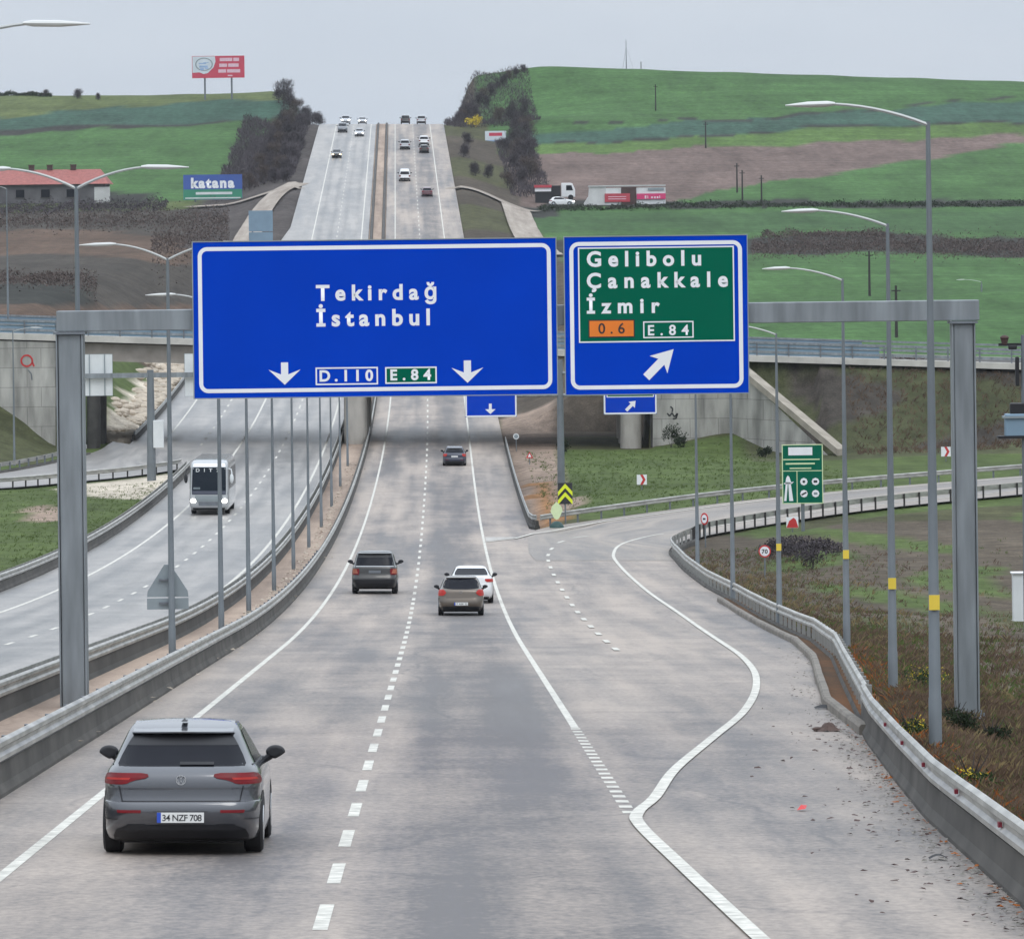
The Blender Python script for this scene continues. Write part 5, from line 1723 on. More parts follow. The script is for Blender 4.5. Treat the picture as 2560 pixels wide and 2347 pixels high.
ws = BP('front', 'windscreen', [(1.28, -1.17, 1.17), (1.45, -1.20, 1.20), (2.2, -1.19, 1.19), (2.98, -1.17, 1.17)], 'glass_bus', 0.014)
BP('front', 'dashboard_edge', [(1.30, -1.16, 1.16), (1.52, -1.19, 1.19)], 'paint_navy', 0.02, ws)
BP('front', 'route_card', [(1.62, .55, .98), (1.74, .55, .98)], 'glass_lt', 0.022, ws)
BP('front', 'roof_band', [(3.0, -1.14, 1.14), (3.1, -1.14, 1.14), (3.24, -1.08, 1.08)], 'white', 0.014)
BP('front', 'front_panel', [(.86, -.86, .86), (1.22, -.86, .86)], 'paint_busgrey', 0.016)
BP('front', 'lower_grille', [(.60, -.62, .62), (.84, -.66, .66)], 'steel_dk', 0.016)
BP('front', 'lower_bumper_strip', [(.33, -1.05, 1.05), (.46, -1.12, 1.12)], 'trim', 0.016)  # black strip along the lower edge of the front
for sg in (-1, 1):
    mb = MB()
    y_ = sh.front(0.95, 0.92)[1]
    mb.sphere((sg * 0.97, y_ - 0.02, 0.90), (0.19, 0.09, 0.13), 16, 10)
    mb.build('headlight', M['headlamp'], bus, smooth=True)
    BP('side', 'side_windows', [(1.6, .6, 11.2), (2.2, .6, 11.1), (2.85, .7, 10.9)], 'glass', 0.012, cols=12, sg=sg)
    mb = MB(); mb.tube([(sg * 1.18, 11.5, 2.9), (sg * 1.40, 11.9, 2.86), (sg * 1.44, 12.0, 2.6)], 0.035, 6)
    mb.sphere((sg * 1.43, 12.0, 2.3), (0.12, 0.09, 0.30), 12, 8)
    mb.build('mirror', M['white_dull' if sg < 0 else 'trim'], bus, smooth=True)
    for y in (2.9, 9.2):
        mb = MB(); wheel(mb, sg * 1.06, y, .5, .32, 1); mb.build('wheel', M['rubber'], bus, smooth=True)
yl = sh.front(0, 2.8)[1] + 0.04
lt = lettering('DIT7', (0.82, yl, 2.70), 1.45, 0.22, M['white_dull'], ws, 'lettering', 0.02)
lt.rotation_euler = (0, 0, math.pi)
# ------------------------------------------------------------------ trees and shrubs
def twig_crown(seed, H, Rr, n, leaf=0.30, low=0.25, lobes=5, flat=1.0):
    """bare crown: limbs that fork, ending in sprays of thin twigs"""
    rg = np.random.default_rng(seed)
    mb, tr = MB(), MB()
    tr.tube([(0, 0, -0.5), (rg.normal() * .05, rg.normal() * .05, H * .3), (rg.normal() * .15, rg.normal() * .15, H * .62)], [H * .026, H * .02, H * .008], 7)
    cen = []
    for k in range(lobes):
        a = rg.uniform(0, 6.28)
        r = Rr * rg.uniform(0.15, 0.62)
        c = Vector((r * math.cos(a), r * math.sin(a) * flat, H * rg.uniform(low + .15, 0.86)))
        cen.append((c, Rr * rg.uniform(0.36, 0.60)))
        tr.tube([(0, 0, H * rg.uniform(.15, .4)), tuple(c * 0.6 + Vector((0, 0, H * .12))), tuple(c)], [H * .012, H * .008, H * .003], 5)
    cen.append((Vector((0, 0, H * 0.84)), Rr * 0.42))
    vs, fs = [], []
    for i in range(n):
        c, q = cen[rg.integers(len(cen))]
        d = Vector(rg.normal(size=3)).normalized()
        p = c + Vector((d.x * q, d.y * q * flat, d.z * q * 1.05)) * (rg.random() ** 0.42)
        if p.z < H * low * .6: continue
        dirv = (p - Vector((0, 0, H * low))).normalized() + Vector(rg.normal(size=3)) * 0.55
        dirv.normalize()
        sd = dirv.cross(Vector(rg.normal(size=3))).normalized()
        ln, w = leaf * rg.uniform(1.2, 3.2), leaf * rg.uniform(0.06, 0.20)
        o = len(vs)
        vs += [tuple(p - sd * w), tuple(p + sd * w), tuple(p + dirv * ln + sd * w * .3), tuple(p + dirv * ln - sd * w * .3)]
        fs.append((o, o + 1, o + 2, o + 3))
    mb.add(vs, fs)
    return tr, mb
TREES = []
for k, (H, Rr, n) in enumerate(((8.0, 3.4, 1800), (6.5, 3.2, 1500), (9.0, 3.6, 2000), (5.0, 3.2, 1500))):
    TREES.append((twig_crown(40 + k, H, Rr, n, 0.36, 0.10, 10), H))
def mesh_of(mb, name, m, smooth=False):
    o = mb.build(name, m, smooth=smooth)
    me_ = o.data
    D.objects.remove(o)
    return me_
TM = [(mesh_of(t[0][0], 'trunk', M['bark'], True), mesh_of(t[0][1], 'crown', M['twigs'] if k != 1 else M['twigs_b']), t[1]) for k, t in enumerate(TREES)]
def tree(kind, p, sc, label, group, name='bare_tree', cat='tree'):
    o = thing(name, p, label, cat, group, rot=(0, 0, random.uniform(0, 6.28)))
    o.scale = (sc * random.uniform(0.9, 1.15), sc * random.uniform(0.9, 1.15), sc)
    for nm, me_ in (('trunk', TM[kind][0]), ('crown', TM[kind][1])):
        q = D.objects.new(nm, me_); COL.objects.link(q); q.parent = o
    return o
GL, GRT = 'bare trees on the left bank of the climb', 'bare trees on the right bank of the climb'
lt = [(562, 1092, 2, .62), (552, 1096, 0, .5), (574, 1088, 0, .62), (586, 1084, 1, .6), (598, 1080, 3, .62), (610, 1076, 3, .55), (622, 1072, 3, .5), (634, 1066, 3, .42),
      (560, 1040, 0, .6), (575, 1034, 1, .62), (592, 1030, 3, .6), (608, 1036, 3, .55), (550, 1010, 1, .6), (568, 1000, 0, .6), (590, 996, 3, .6), (540, 985, 0, .55), (556, 972, 1, .55), (576, 965, 3, .6), (594, 968, 3, .55),
      (528, 950, 0, .55), (546, 940, 1, .55), (563, 930, 0, .5), (580, 926, 3, .55), (516, 918, 1, .55), (534, 908, 0, .5), (552, 898, 1, .5), (570, 892, 3, .5), (505, 895, 0, .45), (520, 882, 1, .5), (542, 874, 3, .5), (560, 870, 3, .45), (492, 878, 1, .45)]
for i, (x, Y, k, sc) in enumerate(lt):
    tree(k, on_ground(x, Y, -0.1), sc, f'dark bare tree on the left bank, number {i + 1} down from the crest' if i else 'tallest dark bare tree against the sky, left of the crest', GL)
rt_ = [(905, 1074, 3, .5), (914, 1080, 1, .42), (924, 1086, 3, .55), (934, 1092, 0, .38), (945, 1098, 3, .52), (956, 1104, 1, .42), (968, 1108, 3, .52), (980, 1114, 0, .36), (993, 1120, 3, .48), (1006, 1126, 1, .36), (1020, 1130, 3, .4), (1036, 1136, 3, .34), (918, 1070, 3, .45), (940, 1082, 3, .5), (962, 1096, 3, .45),
       (1012, 1045, 0, .62), (1032, 1040, 2, .58), (1020, 1020, 0, .62), (1040, 1012, 1, .66), (1014, 996, 0, .62), (1034, 988, 2, .6), (1044, 968, 0, .62), (1020, 960, 1, .6), (1038, 940, 2, .56), (1018, 930, 0, .52), (1044, 910, 1, .62), (1026, 898, 0, .5),
       (985, 1050, 1, .5), (925, 985, 3, .45), (915, 940, 3, .45), (1000, 985, 3, .5), (962, 895, 3, .45), (937, 890, 3, .45), (1000, 885, 1, .42)]
for i, (x, Y, k, sc) in enumerate(rt_):
    tree(k, on_ground(x, Y, -0.1), sc, f'dark bare tree on the right bank, number {i + 1} from the crest', GRT)
for i, (x, Y, k, sc) in enumerate([(92, 1150, 3, .32), (155, 1130, 3, .42), (196, 1126, 3, .30)]):
    tree(k, on_ground(x, Y, -0.1), sc, ('small leafless tree on the far left skyline', 'rounded leafless tree on the left skyline, the larger of three', 'lowest leafless tree on the left skyline')[i], 'trees on the left skyline')

def bush_mesh(seed, r, h, n, leaf):
    rg = np.random.default_rng(seed)
    mb = MB(); vs, fs = [], []
    lob = [(Vector((rg.normal() * r * .4, rg.normal() * r * .4, h * rg.uniform(.3, .7))), r * rg.uniform(.4, .7)) for _ in range(6)]
    for i in range(n):
        c, q = lob[rg.integers(6)]
        d = Vector(rg.normal(size=3)).normalized()
        p = c + Vector((d.x * q, d.y * q, d.z * q * h / r * .6)) * rg.random() ** .4
        if p.z < 0.02: p.z = 0.02 + rg.random() * .1
        a, b = Vector(rg.normal(size=3)).normalized(), Vector(rg.normal(size=3)).normalized()
        l_ = leaf * rg.uniform(.6, 1.5)
        o = len(vs)
        vs += [tuple(p), tuple(p + a * l_), tuple(p + a * l_ * .6 + b * l_ * .5)]
        fs.append((o, o + 1, o + 2))
    mb.add(vs, fs)
    return mb
def bush(name, label, p, mb, m, cat='shrub', bloom=None, group=None):
    o = thing(name, p, label, cat, group)
    mb.build('foliage', m, o)
    if bloom:
        bloom.build('blossom', M['bloom'], o)
    mb = MB()
    for k in range(5):
        a = k * 1.3
        mb.tube([(0, 0, -.1), (0.1 * math.cos(a), 0.1 * math.sin(a), .25), (.25 * math.cos(a), .25 * math.sin(a), .5)], [.02, .014, .006], 5)
    mb.build('stem', M['bark'], o)
    return o
def ground_at(x, y, Y):
    """ground point under photo pixel column x at distance Y"""
    X = (x - 1280) * Y / F
    return Vector((X, Y, gz(X, Y)))
for i, (x, Y, r, h, lab) in enumerate([(2368, 97, .35, .5, 'dark round shrub between the nearest lamp post and the right gantry post'), (2398, 93, .4, .5, 'dark shrub against the foot of the right gantry post'), (2462, 91, .35, .35, 'low dark shrub just right of the right gantry post')]):
    bush('dark_shrub', lab, ground_at(x, 0, Y), bush_mesh(70 + i, r, h, 900, .06), M['leaf_dk'], group='dark shrubs on the right bank')
for i, (x, Y, r, h, lab) in enumerate([(2290, 118, .55, .6, 'yellow flowering shrub between the two nearest sticker lamp posts'), (2262, 89, .35, .35, 'yellowed shrub behind the bend of the concrete barrier'), (2412, 73, .3, .3, 'small yellow shrub low behind the concrete barrier'), (2050, 158, .5, .5, 'yellowish shrub behind the guardrail near the third sticker lamp post')]):
    bush('flowering_shrub', lab, ground_at(x, 0, Y), bush_mesh(80 + i, r, h, 700, .06), M['leaf'], bloom=bush_mesh(90 + i, r * .9, h * 1.1, 220, .05), group='yellow shrubs on the right bank')
for i, (x, Y, r, h, lab) in enumerate([(1982, 262, 1.0, 1.3, 'dark leafless shrub below the green board'), (2020, 256, 1.1, 1.5, 'taller dark leafless shrub right of the green board post'), (1942, 266, .9, 1.0, 'dark leafless shrub beside the speed limit sign'), (2056, 268, .9, .9, 'low dark leafless shrub farthest right below the ramp')]):
    bush('bare_shrub', lab, ground_at(x, 0, Y), bush_mesh(100 + i, r, h, 900, .16), M['twigs'], group='bare shrubs below the ramp')
for i, (x, Y, r, h, lab) in enumerate([(1400, 416, .5, 1.6, 'pointed dark shrub at the foot of the facing wall'), (1671, 421, .55, 2.0, 'dark conical shrub against the right facing wall'), (1702, 420, .7, 1.1, 'dark spreading shrub at the right facing wall, beside the conical one'), (1906, 412, .5, .9, 'dark shrub in front of the flared wing wall')]):
    bush('dark_shrub', lab, ground_at(x, 0, Y), bush_mesh(120 + i, r, h, 500, .18), M['leaf_dk'], group='shrubs at the overpass')
bush('yellow_shrub', 'bright yellow shrub beside the small white billboard near the crest', on_ground(934, 1045, 0), bush_mesh(133, 1.6, 2.4, 700, .35), M['bloom'])

# ------------------------------------------------------------------ ground cover
def tufts(name, spots, m, hgt=(0.1, 0.3), blades=5, wid=0.012):
    vs, fs = [], []
    P = np.array(spots)
    Z = ground_z(P[:, 0], P[:, 1])
    rg = np.random.default_rng(len(spots))
    for (x, y), z in zip(P, Z):
        for b in range(blades):
            a = rg.uniform(0, 6.28); h = rg.uniform(*hgt)
            d = rg.uniform(.02, .12); l_ = rg.normal(size=2) * h * .5
            bx, by = x + d * math.cos(a), y + d * math.sin(a)
            w = wid * rg.uniform(.7, 1.5)
            o = len(vs)
            vs += [(bx - w, by, z - .03), (bx + w, by, z - .03), (bx + l_[0] * .5, by + l_[1] * .5, z + h * .7), (bx + l_[0], by + l_[1], z + h)]
            fs += [(o, o + 1, o + 2), (o + 1, o + 3, o + 2)]
    mb = MB(); mb.add(vs, fs)
    return tag(mb.build(name, m), kind='stuff')
def spots_right(n, y0, y1, w0, w1, seed):
    rg = np.random.default_rng(seed); out = []
    for _ in range(n):
        y = y0 + (y1 - y0) * rg.random() ** 1.2
        e = np.interp(y, GY, GX)
        out.append((e + rg.uniform(w0, w1) * max(.3, rg.random()), y))
    return out
tufts('dry_grass', spots_right(5200, 52, 110, .3, 7, 1), M['drygrass'], (.06, .24), 6, .006)
tufts('dry_grass', spots_right(2600, 105, 200, .3, 11, 11), M['drygrass'], (.08, .30), 5, .011)
tufts('straw', spots_right(1300, 52, 130, .5, 7, 12), M['straw'], (.05, .26), 5, .005)
tufts('straw', spots_right(900, 110, 260, .5, 14, 13), M['straw'], (.08, .3), 5, .011)
tufts('dry_grass', spots_right(2600, 150, 275, .5, 20, 4), M['drygrass'], (.06, .2), 6, .009)
tufts('green_grass', spots_right(4200, 52, 130, .5, 8, 2), M['grass'], (.05, .18), 6, .006)
tufts('green_grass', spots_right(2600, 110, 200, .8, 10, 14), M['grass'], (.06, .22), 5, .010)
tufts('green_grass', spots_right(2200, 170, 280, 2, 22, 5), M['grass'], (.05, .15), 5, .009)
tufts('rusty_weeds', spots_right(1000, 54, 150, .22, 1.1, 3), M['rust'], (.05, .24), 6, .007)
rg = np.random.default_rng(9)
sp_ = []
for _ in range(4200):
    y = rg.uniform(190, 372); sp_.append((float(Xd(y)) - 17.9 - .4 - 14 * rg.random() ** 1.5, y))
tufts('green_grass', sp_, M['grass'], (.05, .15), 4, .012)
sp_ = [(float(Xd(y)) + 7.5 + 22 * rg.random(), y) for y in rg.uniform(318, 421, 2600)]
tufts('green_grass', sp_, M['grass'], (.06, .18), 5, .014)
sp_ = [(x, y) for x, y in zip(rg.uniform(27, 60, 2600), rg.uniform(409, 424.5, 2600))]
tufts('dry_grass', sp_, M['drygrass'], (.12, .4), 4, .02)
sp_ = [(float(np.interp(y, GY, GX)) - .55 + .5 * q, y) for y, q in zip(rg.uniform(96, 205, 700), rg.random(700))]
tufts('rusty_weeds', sp_, M['rust'], (.04, .2), 5, .010)
sp_ = [(float(np.interp(y, GY, GX)) - .55 + .6 * q, y) for y, q in zip(rg.uniform(95, 205, 900), rg.random(900))]
tufts('dry_grass', sp_, M['drygrass'], (.04, .2), 5, .010)
# grit swept against the barriers
def grit(name, fx, y0, y1, n, spread, side, size, seed, m):
    rg = np.random.default_rng(seed); mb = MB()
    for _ in range(n):
        y = rg.uniform(y0, y1); d = abs(rg.normal()) * spread
        x = fx(y) + side * d; r = size * rg.uniform(.4, 1.4)
        c = W(x, y, float(R(y)) + r * .3 + (.05 if name == 'rubble' else 0))
        v = [Vector(rg.normal(size=3)) for _ in range(5)]
        v = [c + Vector((q.x, q.y * 1.3, abs(q.z) * .5)) * (r / max(q.length, .3)) for q in v]
        mb.add(v, [(0, 1, 2), (0, 2, 3), (0, 3, 4), (1, 2, 3), (1, 3, 4), (0, 1, 4)])
    return tag(mb.build(name, m), kind='stuff')
grit('grit', lambda y: float(np.interp(y, GY, GX)) - .24, 46, 100, 900, .28, -1, .035, 21, M['gravel'])
grit('grit', lambda y: float(np.interp(y, GY, GX)) - .24, 96, 150, 500, .5, -1, .045, 22, M['gravel'])
grit('leaf_litter', lambda y: float(np.interp(y, GY, GX)) - .3, 47, 96, 160, .7, -1, .05, 23, M['brown'])
grit('leaf_litter', lambda y: float(np.interp(y, GY, GX)) - .25, 47, 96, 150, .10, -1, .04, 25, M['rust'])
grit('rubble', lambda y: float(Xd(y)) - 6.05, 75, 400, 1300, .55, 1, .10, 24, M['stone'])
rg = np.random.default_rng(31); mb = MB()
for _ in range(420):
    y = rg.uniform(432, 540); x = float(Xd(y)) - 25.2 - abs(rg.normal()) * 1.2; r = rg.uniform(.25, .7)
    mb.sphere((x, y, gz(x, y) + r * .15), (r * rg.uniform(.8, 1.3), r, r * .55), 7, 5)
tag(mb.build('stone_pitching', M['stone'], smooth=False), kind='stuff')
# thickets under the bank trees
def thicket(name, xy, n, m, h, leaf, seed):
    rg = np.random.default_rng(seed); vs, fs, Q = [], [], []
    for _ in range(n):
        Y = rg.uniform(xy[0], xy[1]); X = float(Xd(Y)) + rg.uniform(xy[2], xy[3])
        Q.append((X, Y))
    Q = np.array(Q); Z = ground_z(Q[:, 0], Q[:, 1])
    for (x, y), z in zip(Q, Z):
        p = Vector((x, y, z + rg.random() * h * (.5 + .5 * math.sin(x * .7 + y * .15))))
        d = Vector((rg.normal() * .5, rg.normal() * .3, abs(rg.normal()) + .3)).normalized()
        sd = d.cross(Vector(rg.normal(size=3))).normalized() * leaf * .14
        l_ = leaf * rg.uniform(.8, 2.2); o = len(vs)
        vs += [tuple(p - sd), tuple(p + sd), tuple(p + d * l_)]; fs.append((o, o + 1, o + 2))
    mb = MB(); mb.add(vs, fs)
    return tag(mb.build(name, m), kind='stuff')
thicket('thicket', (880, 1060, -34, -20.5), 14000, M['twigs'], 2.2, .6, 61)
thicket('thicket', (870, 1010, 16, 23), 7000, M['twigs'], 1.3, .45, 63)
thicket('thicket', (1040, 1140, 7, 26), 9000, M['twigs'], 1.3, .45, 64)
# hedgerows across the far fields
def hedgerow(name, pts, n, m, h, leaf, seed, spread):
    rg = np.random.default_rng(seed); vs, fs = [], []
    xs = [p[0] for p in pts]; ys = [p[1] for p in pts]
    PX, PY = [], []
    for _ in range(n):
        x16 = rg.uniform(xs[0], xs[-1]); Y = np.interp(x16, xs, ys) + rg.normal() * spread
        PX.append((x16 * 1.26984 - 1280) * Y / F); PY.append(Y)
    Z = ground_z(PX, PY)
    for x, y, z in zip(PX, PY, Z):
        hh = h * (0.5 + 0.5 * math.sin(x * .9 + math.sin(x * .33) * 3)) + h * .3
        p = Vector((x, y, z + rg.random() ** .8 * hh))
        a, b = Vector(rg.normal(size=3)).normalized(), Vector(rg.normal(size=3)).normalized()
        l_ = leaf * rg.uniform(.6, 1.6); o = len(vs)
        vs += [tuple(p), tuple(p + a * l_), tuple(p + a * l_ * .5 + b * l_ * .5)]; fs.append((o, o + 1, o + 2))
    mb = MB(); mb.add(vs, fs)
    return tag(mb.build(name, m), kind='stuff')
hedgerow('hedgerow', [(1480, 722), (1600, 730), (1720, 738), (1850, 728), (2030, 722)], 22000, M['twigs_b'], .55, .26, 51, 16)
hedgerow('hedgerow', [(1060, 842), (1300, 846), (1500, 848), (2030, 850)], 9000, M['leaf_dk'], .7, .3, 52, 2.5)
hedgerow('hedgerow', [(1500, 762), (1620, 768), (1760, 760)], 3500, M['twigs_b'], .8, .3, 57, 5)
hedgerow('hedgerow', [(-10, 842), (120, 842), (240, 845), (330, 848)], 9000, M['twigs'], 1.0, .32, 53, 8)
hedgerow('hedgerow', [(-10, 800), (150, 800), (300, 806), (450, 800)], 9000, M['twigs_b'], .7, .3, 54, 16)
hedgerow('hedgerow', [(-10, 1168), (40, 1164), (105, 1150)], 3000, M['leaf_dk'], .8, .35, 59, 3)
hedgerow('hedgerow', [(300, 700), (400, 740), (450, 760)], 5000, M['twigs_b'], .8, .3, 55, 34)
hedgerow('hedgerow', [(-10, 560), (90, 560), (190, 565)], 3500, M['twigs_b'], .6, .28, 58, 12)
hedgerow('hedgerow', [(1640, 433), (1760, 433), (1880, 432)], 1600, M['twigs_b'], .5, .18, 56, 1.6)

# ------------------------------------------------------------------ billboards, buildings, masts
def plain(root, w, h, z, m, name, x=0.0, d=0.0, th=0.0):
    mb = MB()
    if th: mb.box((x, d, z), (w, th, h))
    else: mb.add([(x - w / 2, d, z - h / 2), (x + w / 2, d, z - h / 2), (x + w / 2, d, z + h / 2), (x - w / 2, d, z + h / 2)], [(0, 1, 2, 3)])
    return mb.build(name, m, root)
# red hoarding on the skyline
Yh = 1112
s = Yh / F
b = on_ground(430, Yh)
hb = thing('billboard', (px(546, 200, Yh).x, Yh, b.z), 'red and white billboard on two legs on the left skyline', 'billboard')
zc = px(546, 168, Yh).z - b.z
w, h = 131 * s, 55 * s
plain(hb, w, h, zc, M['bill_red'], 'panel', th=0.4)
mb = MB()
P = [(-w * .49, zc - h * .26), (-w * .36, zc - h * .24), (-w * .28, zc - h * .32), (-w * .2, zc - h * .28), (-w * .09, zc - h * .02), (-w * .05, zc + h * .25), (-w * .06, zc + h * .48), (-w * .49, zc + h * .48)]
mb.add([(p[0], -.22, p[1]) for p in P], [tuple(range(len(P)))]); mb.build('pale_field', M['bill_pale'], hb)
mb = MB()
ring = [(-w * .27 + w * .17 * math.cos(a), zc + h * .12 + h * .30 * math.sin(a)) for a in np.linspace(0, 6.283, 25)]
mb.grid([[(p[0], -.24, p[1]) for p in ring], [(-w * .27 + (p[0] + w * .27) * .86, -.24, zc + h * .12 + (p[1] - zc - h * .12) * .86) for p in ring]]); mb.build('oval_ring', M['signback'], hb)
for q in ((-.30, .16, .14, .05), (-.23, .20, .10, .03), (-.28, .02, .16, .09), (-.31, -.10, .07, .10), (-.22, -.06, .07, .05)):
    plain(hb, w * q[2], h * q[3], zc + h * q[1], M['bill_sky'], 'picture_patch', w * q[0], -.25)
for zz, segs in ((.33, ((.03, .27), (.29, .40))), (.07, ((.02, .17), (.19, .39))), (-.19, ((0.0, .15), (.17, .42))), (-.40, ((.18, .27),))):
    for x0, x1 in segs:
        plain(hb, w * (x1 - x0), h * (.15 if zz > -.3 else .06), zc + h * zz, M['pink'], 'printed_line', w * (x0 + x1) / 2, -.215)
for xo in (512, 579):
    mb = MB(); xx = px(xo, 200, Yh).x - hb.location.x
    mb.tube([(xx, .25, gz(xx + hb.location.x, Yh) - b.z - 1), (xx, .25, zc - h * .3)], .2, 8); mb.build('leg', M['steel_dk'], hb, smooth=True)
# blue and green hoarding
Yk = 858; s = Yk / F
c = px(532, 468, Yk)
kb = thing('billboard', (c.x, Yk, gz(c.x, Yk)), 'blue and green billboard with white katana lettering left of the climb', 'billboard')
zc = c.z - kb.location.z; w, h = 147 * s, 62 * s
plain(kb, w, h, zc, M['bill_blue'], 'panel', th=.3)
plain(kb, w * .995, h * .40, zc - h * .29, M['bill_green'], 'green_field', 0, -.16)
lettering('katana', (-w * .37, -.17, zc - h * .02), w * .74, h * .40, M['white'], kb, 'lettering', .05)
plain(kb, w * .62, h * .10, zc - h * .25, M['white_dull'], 'printed_line', w * .02, -.17)
plain(kb, w * .94, h * .045, zc - h * .44, M['white_dull'], 'printed_line', 0, -.17)
for xx in (-w * .3, w * .3):
    mb = MB(); mb.tube([(xx, .2, -1), (xx, .2, zc)], .16, 8); mb.build('leg', M['steel_dk'], kb, smooth=True)
# small white hoarding
Yw2 = 1010; s = Yw2 / F
c = px(1239, 345, Yw2)
wb = thing('billboard', (c.x, Yw2, gz(c.x, Yw2)), 'small white billboard with a red headline among the right bank trees', 'billboard')
zc = c.z - wb.location.z; w, h = 53 * s, 34 * s
plain(wb, w, h, zc, M['bill_pale'], 'panel', th=.25)
plain(wb, w * .62, h * .24, zc + h * .25, M['bill_red'], 'headline_band', 0, -.135)
plain(wb, w * .9, h * .22, zc - h * .28, M['bill_sky'], 'picture_patch', 0, -.135)
for xx in (-w * .3, w * .3):
    mb = MB(); mb.tube([(xx, .2, -1), (xx, .2, zc)], .12, 8); mb.build('leg', M['steel_dk'], wb, smooth=True)
# back of a tall board beside the service road
Yg2 = 700; s = Yg2 / F
c = px(652, 570, Yg2)
g = thing('road_sign', (c.x, Yg2, gz(c.x, Yg2)), 'tall blue grey back of a road sign beside the service road', 'road sign')
w = 60 * s
zt = px(652, 526, Yg2).z - g.location.z; zm = px(652, 580, Yg2).z - g.location.z
plain(g, w, zt - zm - .1, (zt + zm) / 2, M['bluegrey'], 'upper_panel', th=.12)
plain(g, w, 3.4, zm - 1.75, M['bluegrey'], 'lower_panel', th=.12)
for xx in (-w * .35, w * .35):
    mb = MB(); mb.box((xx, .16, (zt - .5) / 2 - .5), (.18, .18, zt + .5)); mb.build('post', M['steel_dk'], g)
# red roofed building on the left
Yb3 = 862; s = Yb3 / F
xr_b = px(268, 520, Yb3).x; g0 = on_ground(120, Yb3)
bd = thing('red_roofed_building', (xr_b - 15, Yb3, g0.z - .4), 'long low building with a red tiled roof on the left hillside', 'building')
zt, ze = px(100, 424, Yb3).z - bd.location.z, px(100, 458, Yb3).z - bd.location.z
mb = MB(); mb.box((0, 5, ze / 2), (29.4, 10, ze)); mb.build('wall', M['wall_dk'], bd)
mb = MB()
mb.add([(-15.3, -.7, ze - .25), (15.3, -.7, ze - .25), (13.6, 5, zt), (-15.3, 5, zt), (15.3, 10.7, ze - .25), (-15.3, 10.7, ze - .25)], [(0, 1, 2, 3), (3, 2, 4, 5), (1, 4, 2)])
rf = mb.build('roof', M['rooftile'], bd)
for xo in (72, 118, 177):
    mb = MB(); xx = px(xo, 424, Yb3).x - bd.location.x
    mb.box((xx, 5, zt + .3), (.9, .8, .8)); mb.box((xx, 5, zt + .75), (1.1, 1.0, .14)); mb.build('chimney', M['brown'], rf)
mb = MB(); mb.box((14.2, -.06, ze * .45), (2.6, .1, ze * .7)); mb.build('porch_wall', M['wall_lt'], bd)
for k in range(6):
    mb = MB(); mb.box((-12 + k * 4.2, -.03, ze * .55), (1.4, .1, 1.3)); f_ = mb.build('window', M['glass'], bd)
    mb = MB(); mb.box((-12 + k * 4.2, -.06, ze * .55 - .72), (1.7, .2, .12)); mb.build('sill', M['concrete'], f_)
# roadside shops on the right
Ys3 = 856; s = Ys3 / F
c = on_ground(1235, Ys3)
sh_ = thing('roadside_shop', (c.x, Ys3, c.z - .2), 'white roadside shop with red and magenta boards at the field edge', 'building')
X3 = lambda x: px(x, 500, Ys3).x - c.x
Z3 = lambda y: px(1560, y, Ys3).z - c.z + .2
mb = MB(); mb.prism([(X3(1455), 0), (X3(1515), 0), (X3(1515), Z3(466)), (X3(1474), Z3(466)), (X3(1472), Z3(490))], 0, 6); mb.build('sloping_tent_wall', M['wall_lt'], sh_)
mb = MB(); mb.box(((X3(1515) + X3(1664)) / 2, 3, Z3(470) / 2), (X3(1664) - X3(1515), 6, Z3(470))); mb.build('wall', M['white_dull'], sh_)
mb = MB(); mb.box(((X3(1472) + X3(1664)) / 2, 3, Z3(465)), (X3(1664) - X3(1472), 6.4, .2)); mb.build('roof', M['wall_lt'], sh_)
mb = MB(); mb.box(((X3(1512) + X3(1575)) / 2, -.15, (Z3(484) + Z3(505)) / 2), (X3(1575) - X3(1512), .2, Z3(484) - Z3(505))); q = mb.build('red_board', M['shopred'], sh_)
for zz in (.35, .62):
    mb = MB(); mb.box(((X3(1516) + X3(1570)) / 2, -.26, Z3(505) + (Z3(484) - Z3(505)) * zz), (X3(1570) - X3(1516) - .6, .02, .12)); mb.build('printed_line', M['pink'], q)
mb = MB(); mb.box(((X3(1553) + X3(1591)) / 2, -.08, Z3(468) / 2), (X3(1591) - X3(1553), .16, Z3(468))); mb.build('doorway', M['brown'], sh_)
mb = MB(); mb.box(((X3(1592) + X3(1664)) / 2, -.18, (Z3(485) + Z3(499)) / 2), (X3(1664) - X3(1592), .2, Z3(485) - Z3(499))); q = mb.build('magenta_board', M['magenta'], sh_)
lettering('El oeel', (X3(1612), -.285, Z3(497)), X3(1650) - X3(1612), .45, M['white'], q, 'lettering', .03)
mb = MB(); mb.box(((X3(1620) + X3(1660)) / 2, -.12, Z3(474)), (X3(1660) - X3(1620), .1, .4)); mb.build('name_strip', M['signback'], sh_)
ks = on_ground(1070, 862)
kk = thing('kiosk', (ks.x, 862, ks.z - .1), 'small red and white kiosk left of the white parked car', 'kiosk')
mb = MB(); mb.box((0, 1.2, 1.3), (2.6, 2.4, 2.6)); mb.build('wall', M['trim'], kk)
mb = MB(); mb.box((0, -.1, 2.3), (2.7, .3, .6)); mb.build('white_fascia', M['white'], kk)
mb = MB(); mb.box((0, .9, 2.85), (2.9, 2.8, .45)); mb.build('red_roof', M['shopred'], kk)
tk = on_ground(1119, 866)
t_ = thing('truck', (tk.x, 866, tk.z + .15), 'white truck cab standing behind the white parked car', 'truck')
mb = MB(); mb.prism([(-1.1, .5), (1.2, .5), (1.2, 1.7), (.75, 2.75), (.4, 2.85), (-1.1, 2.85)], -1.0, 1.0); mb.build('cab', M['paint_white'], t_, bevel=.08)
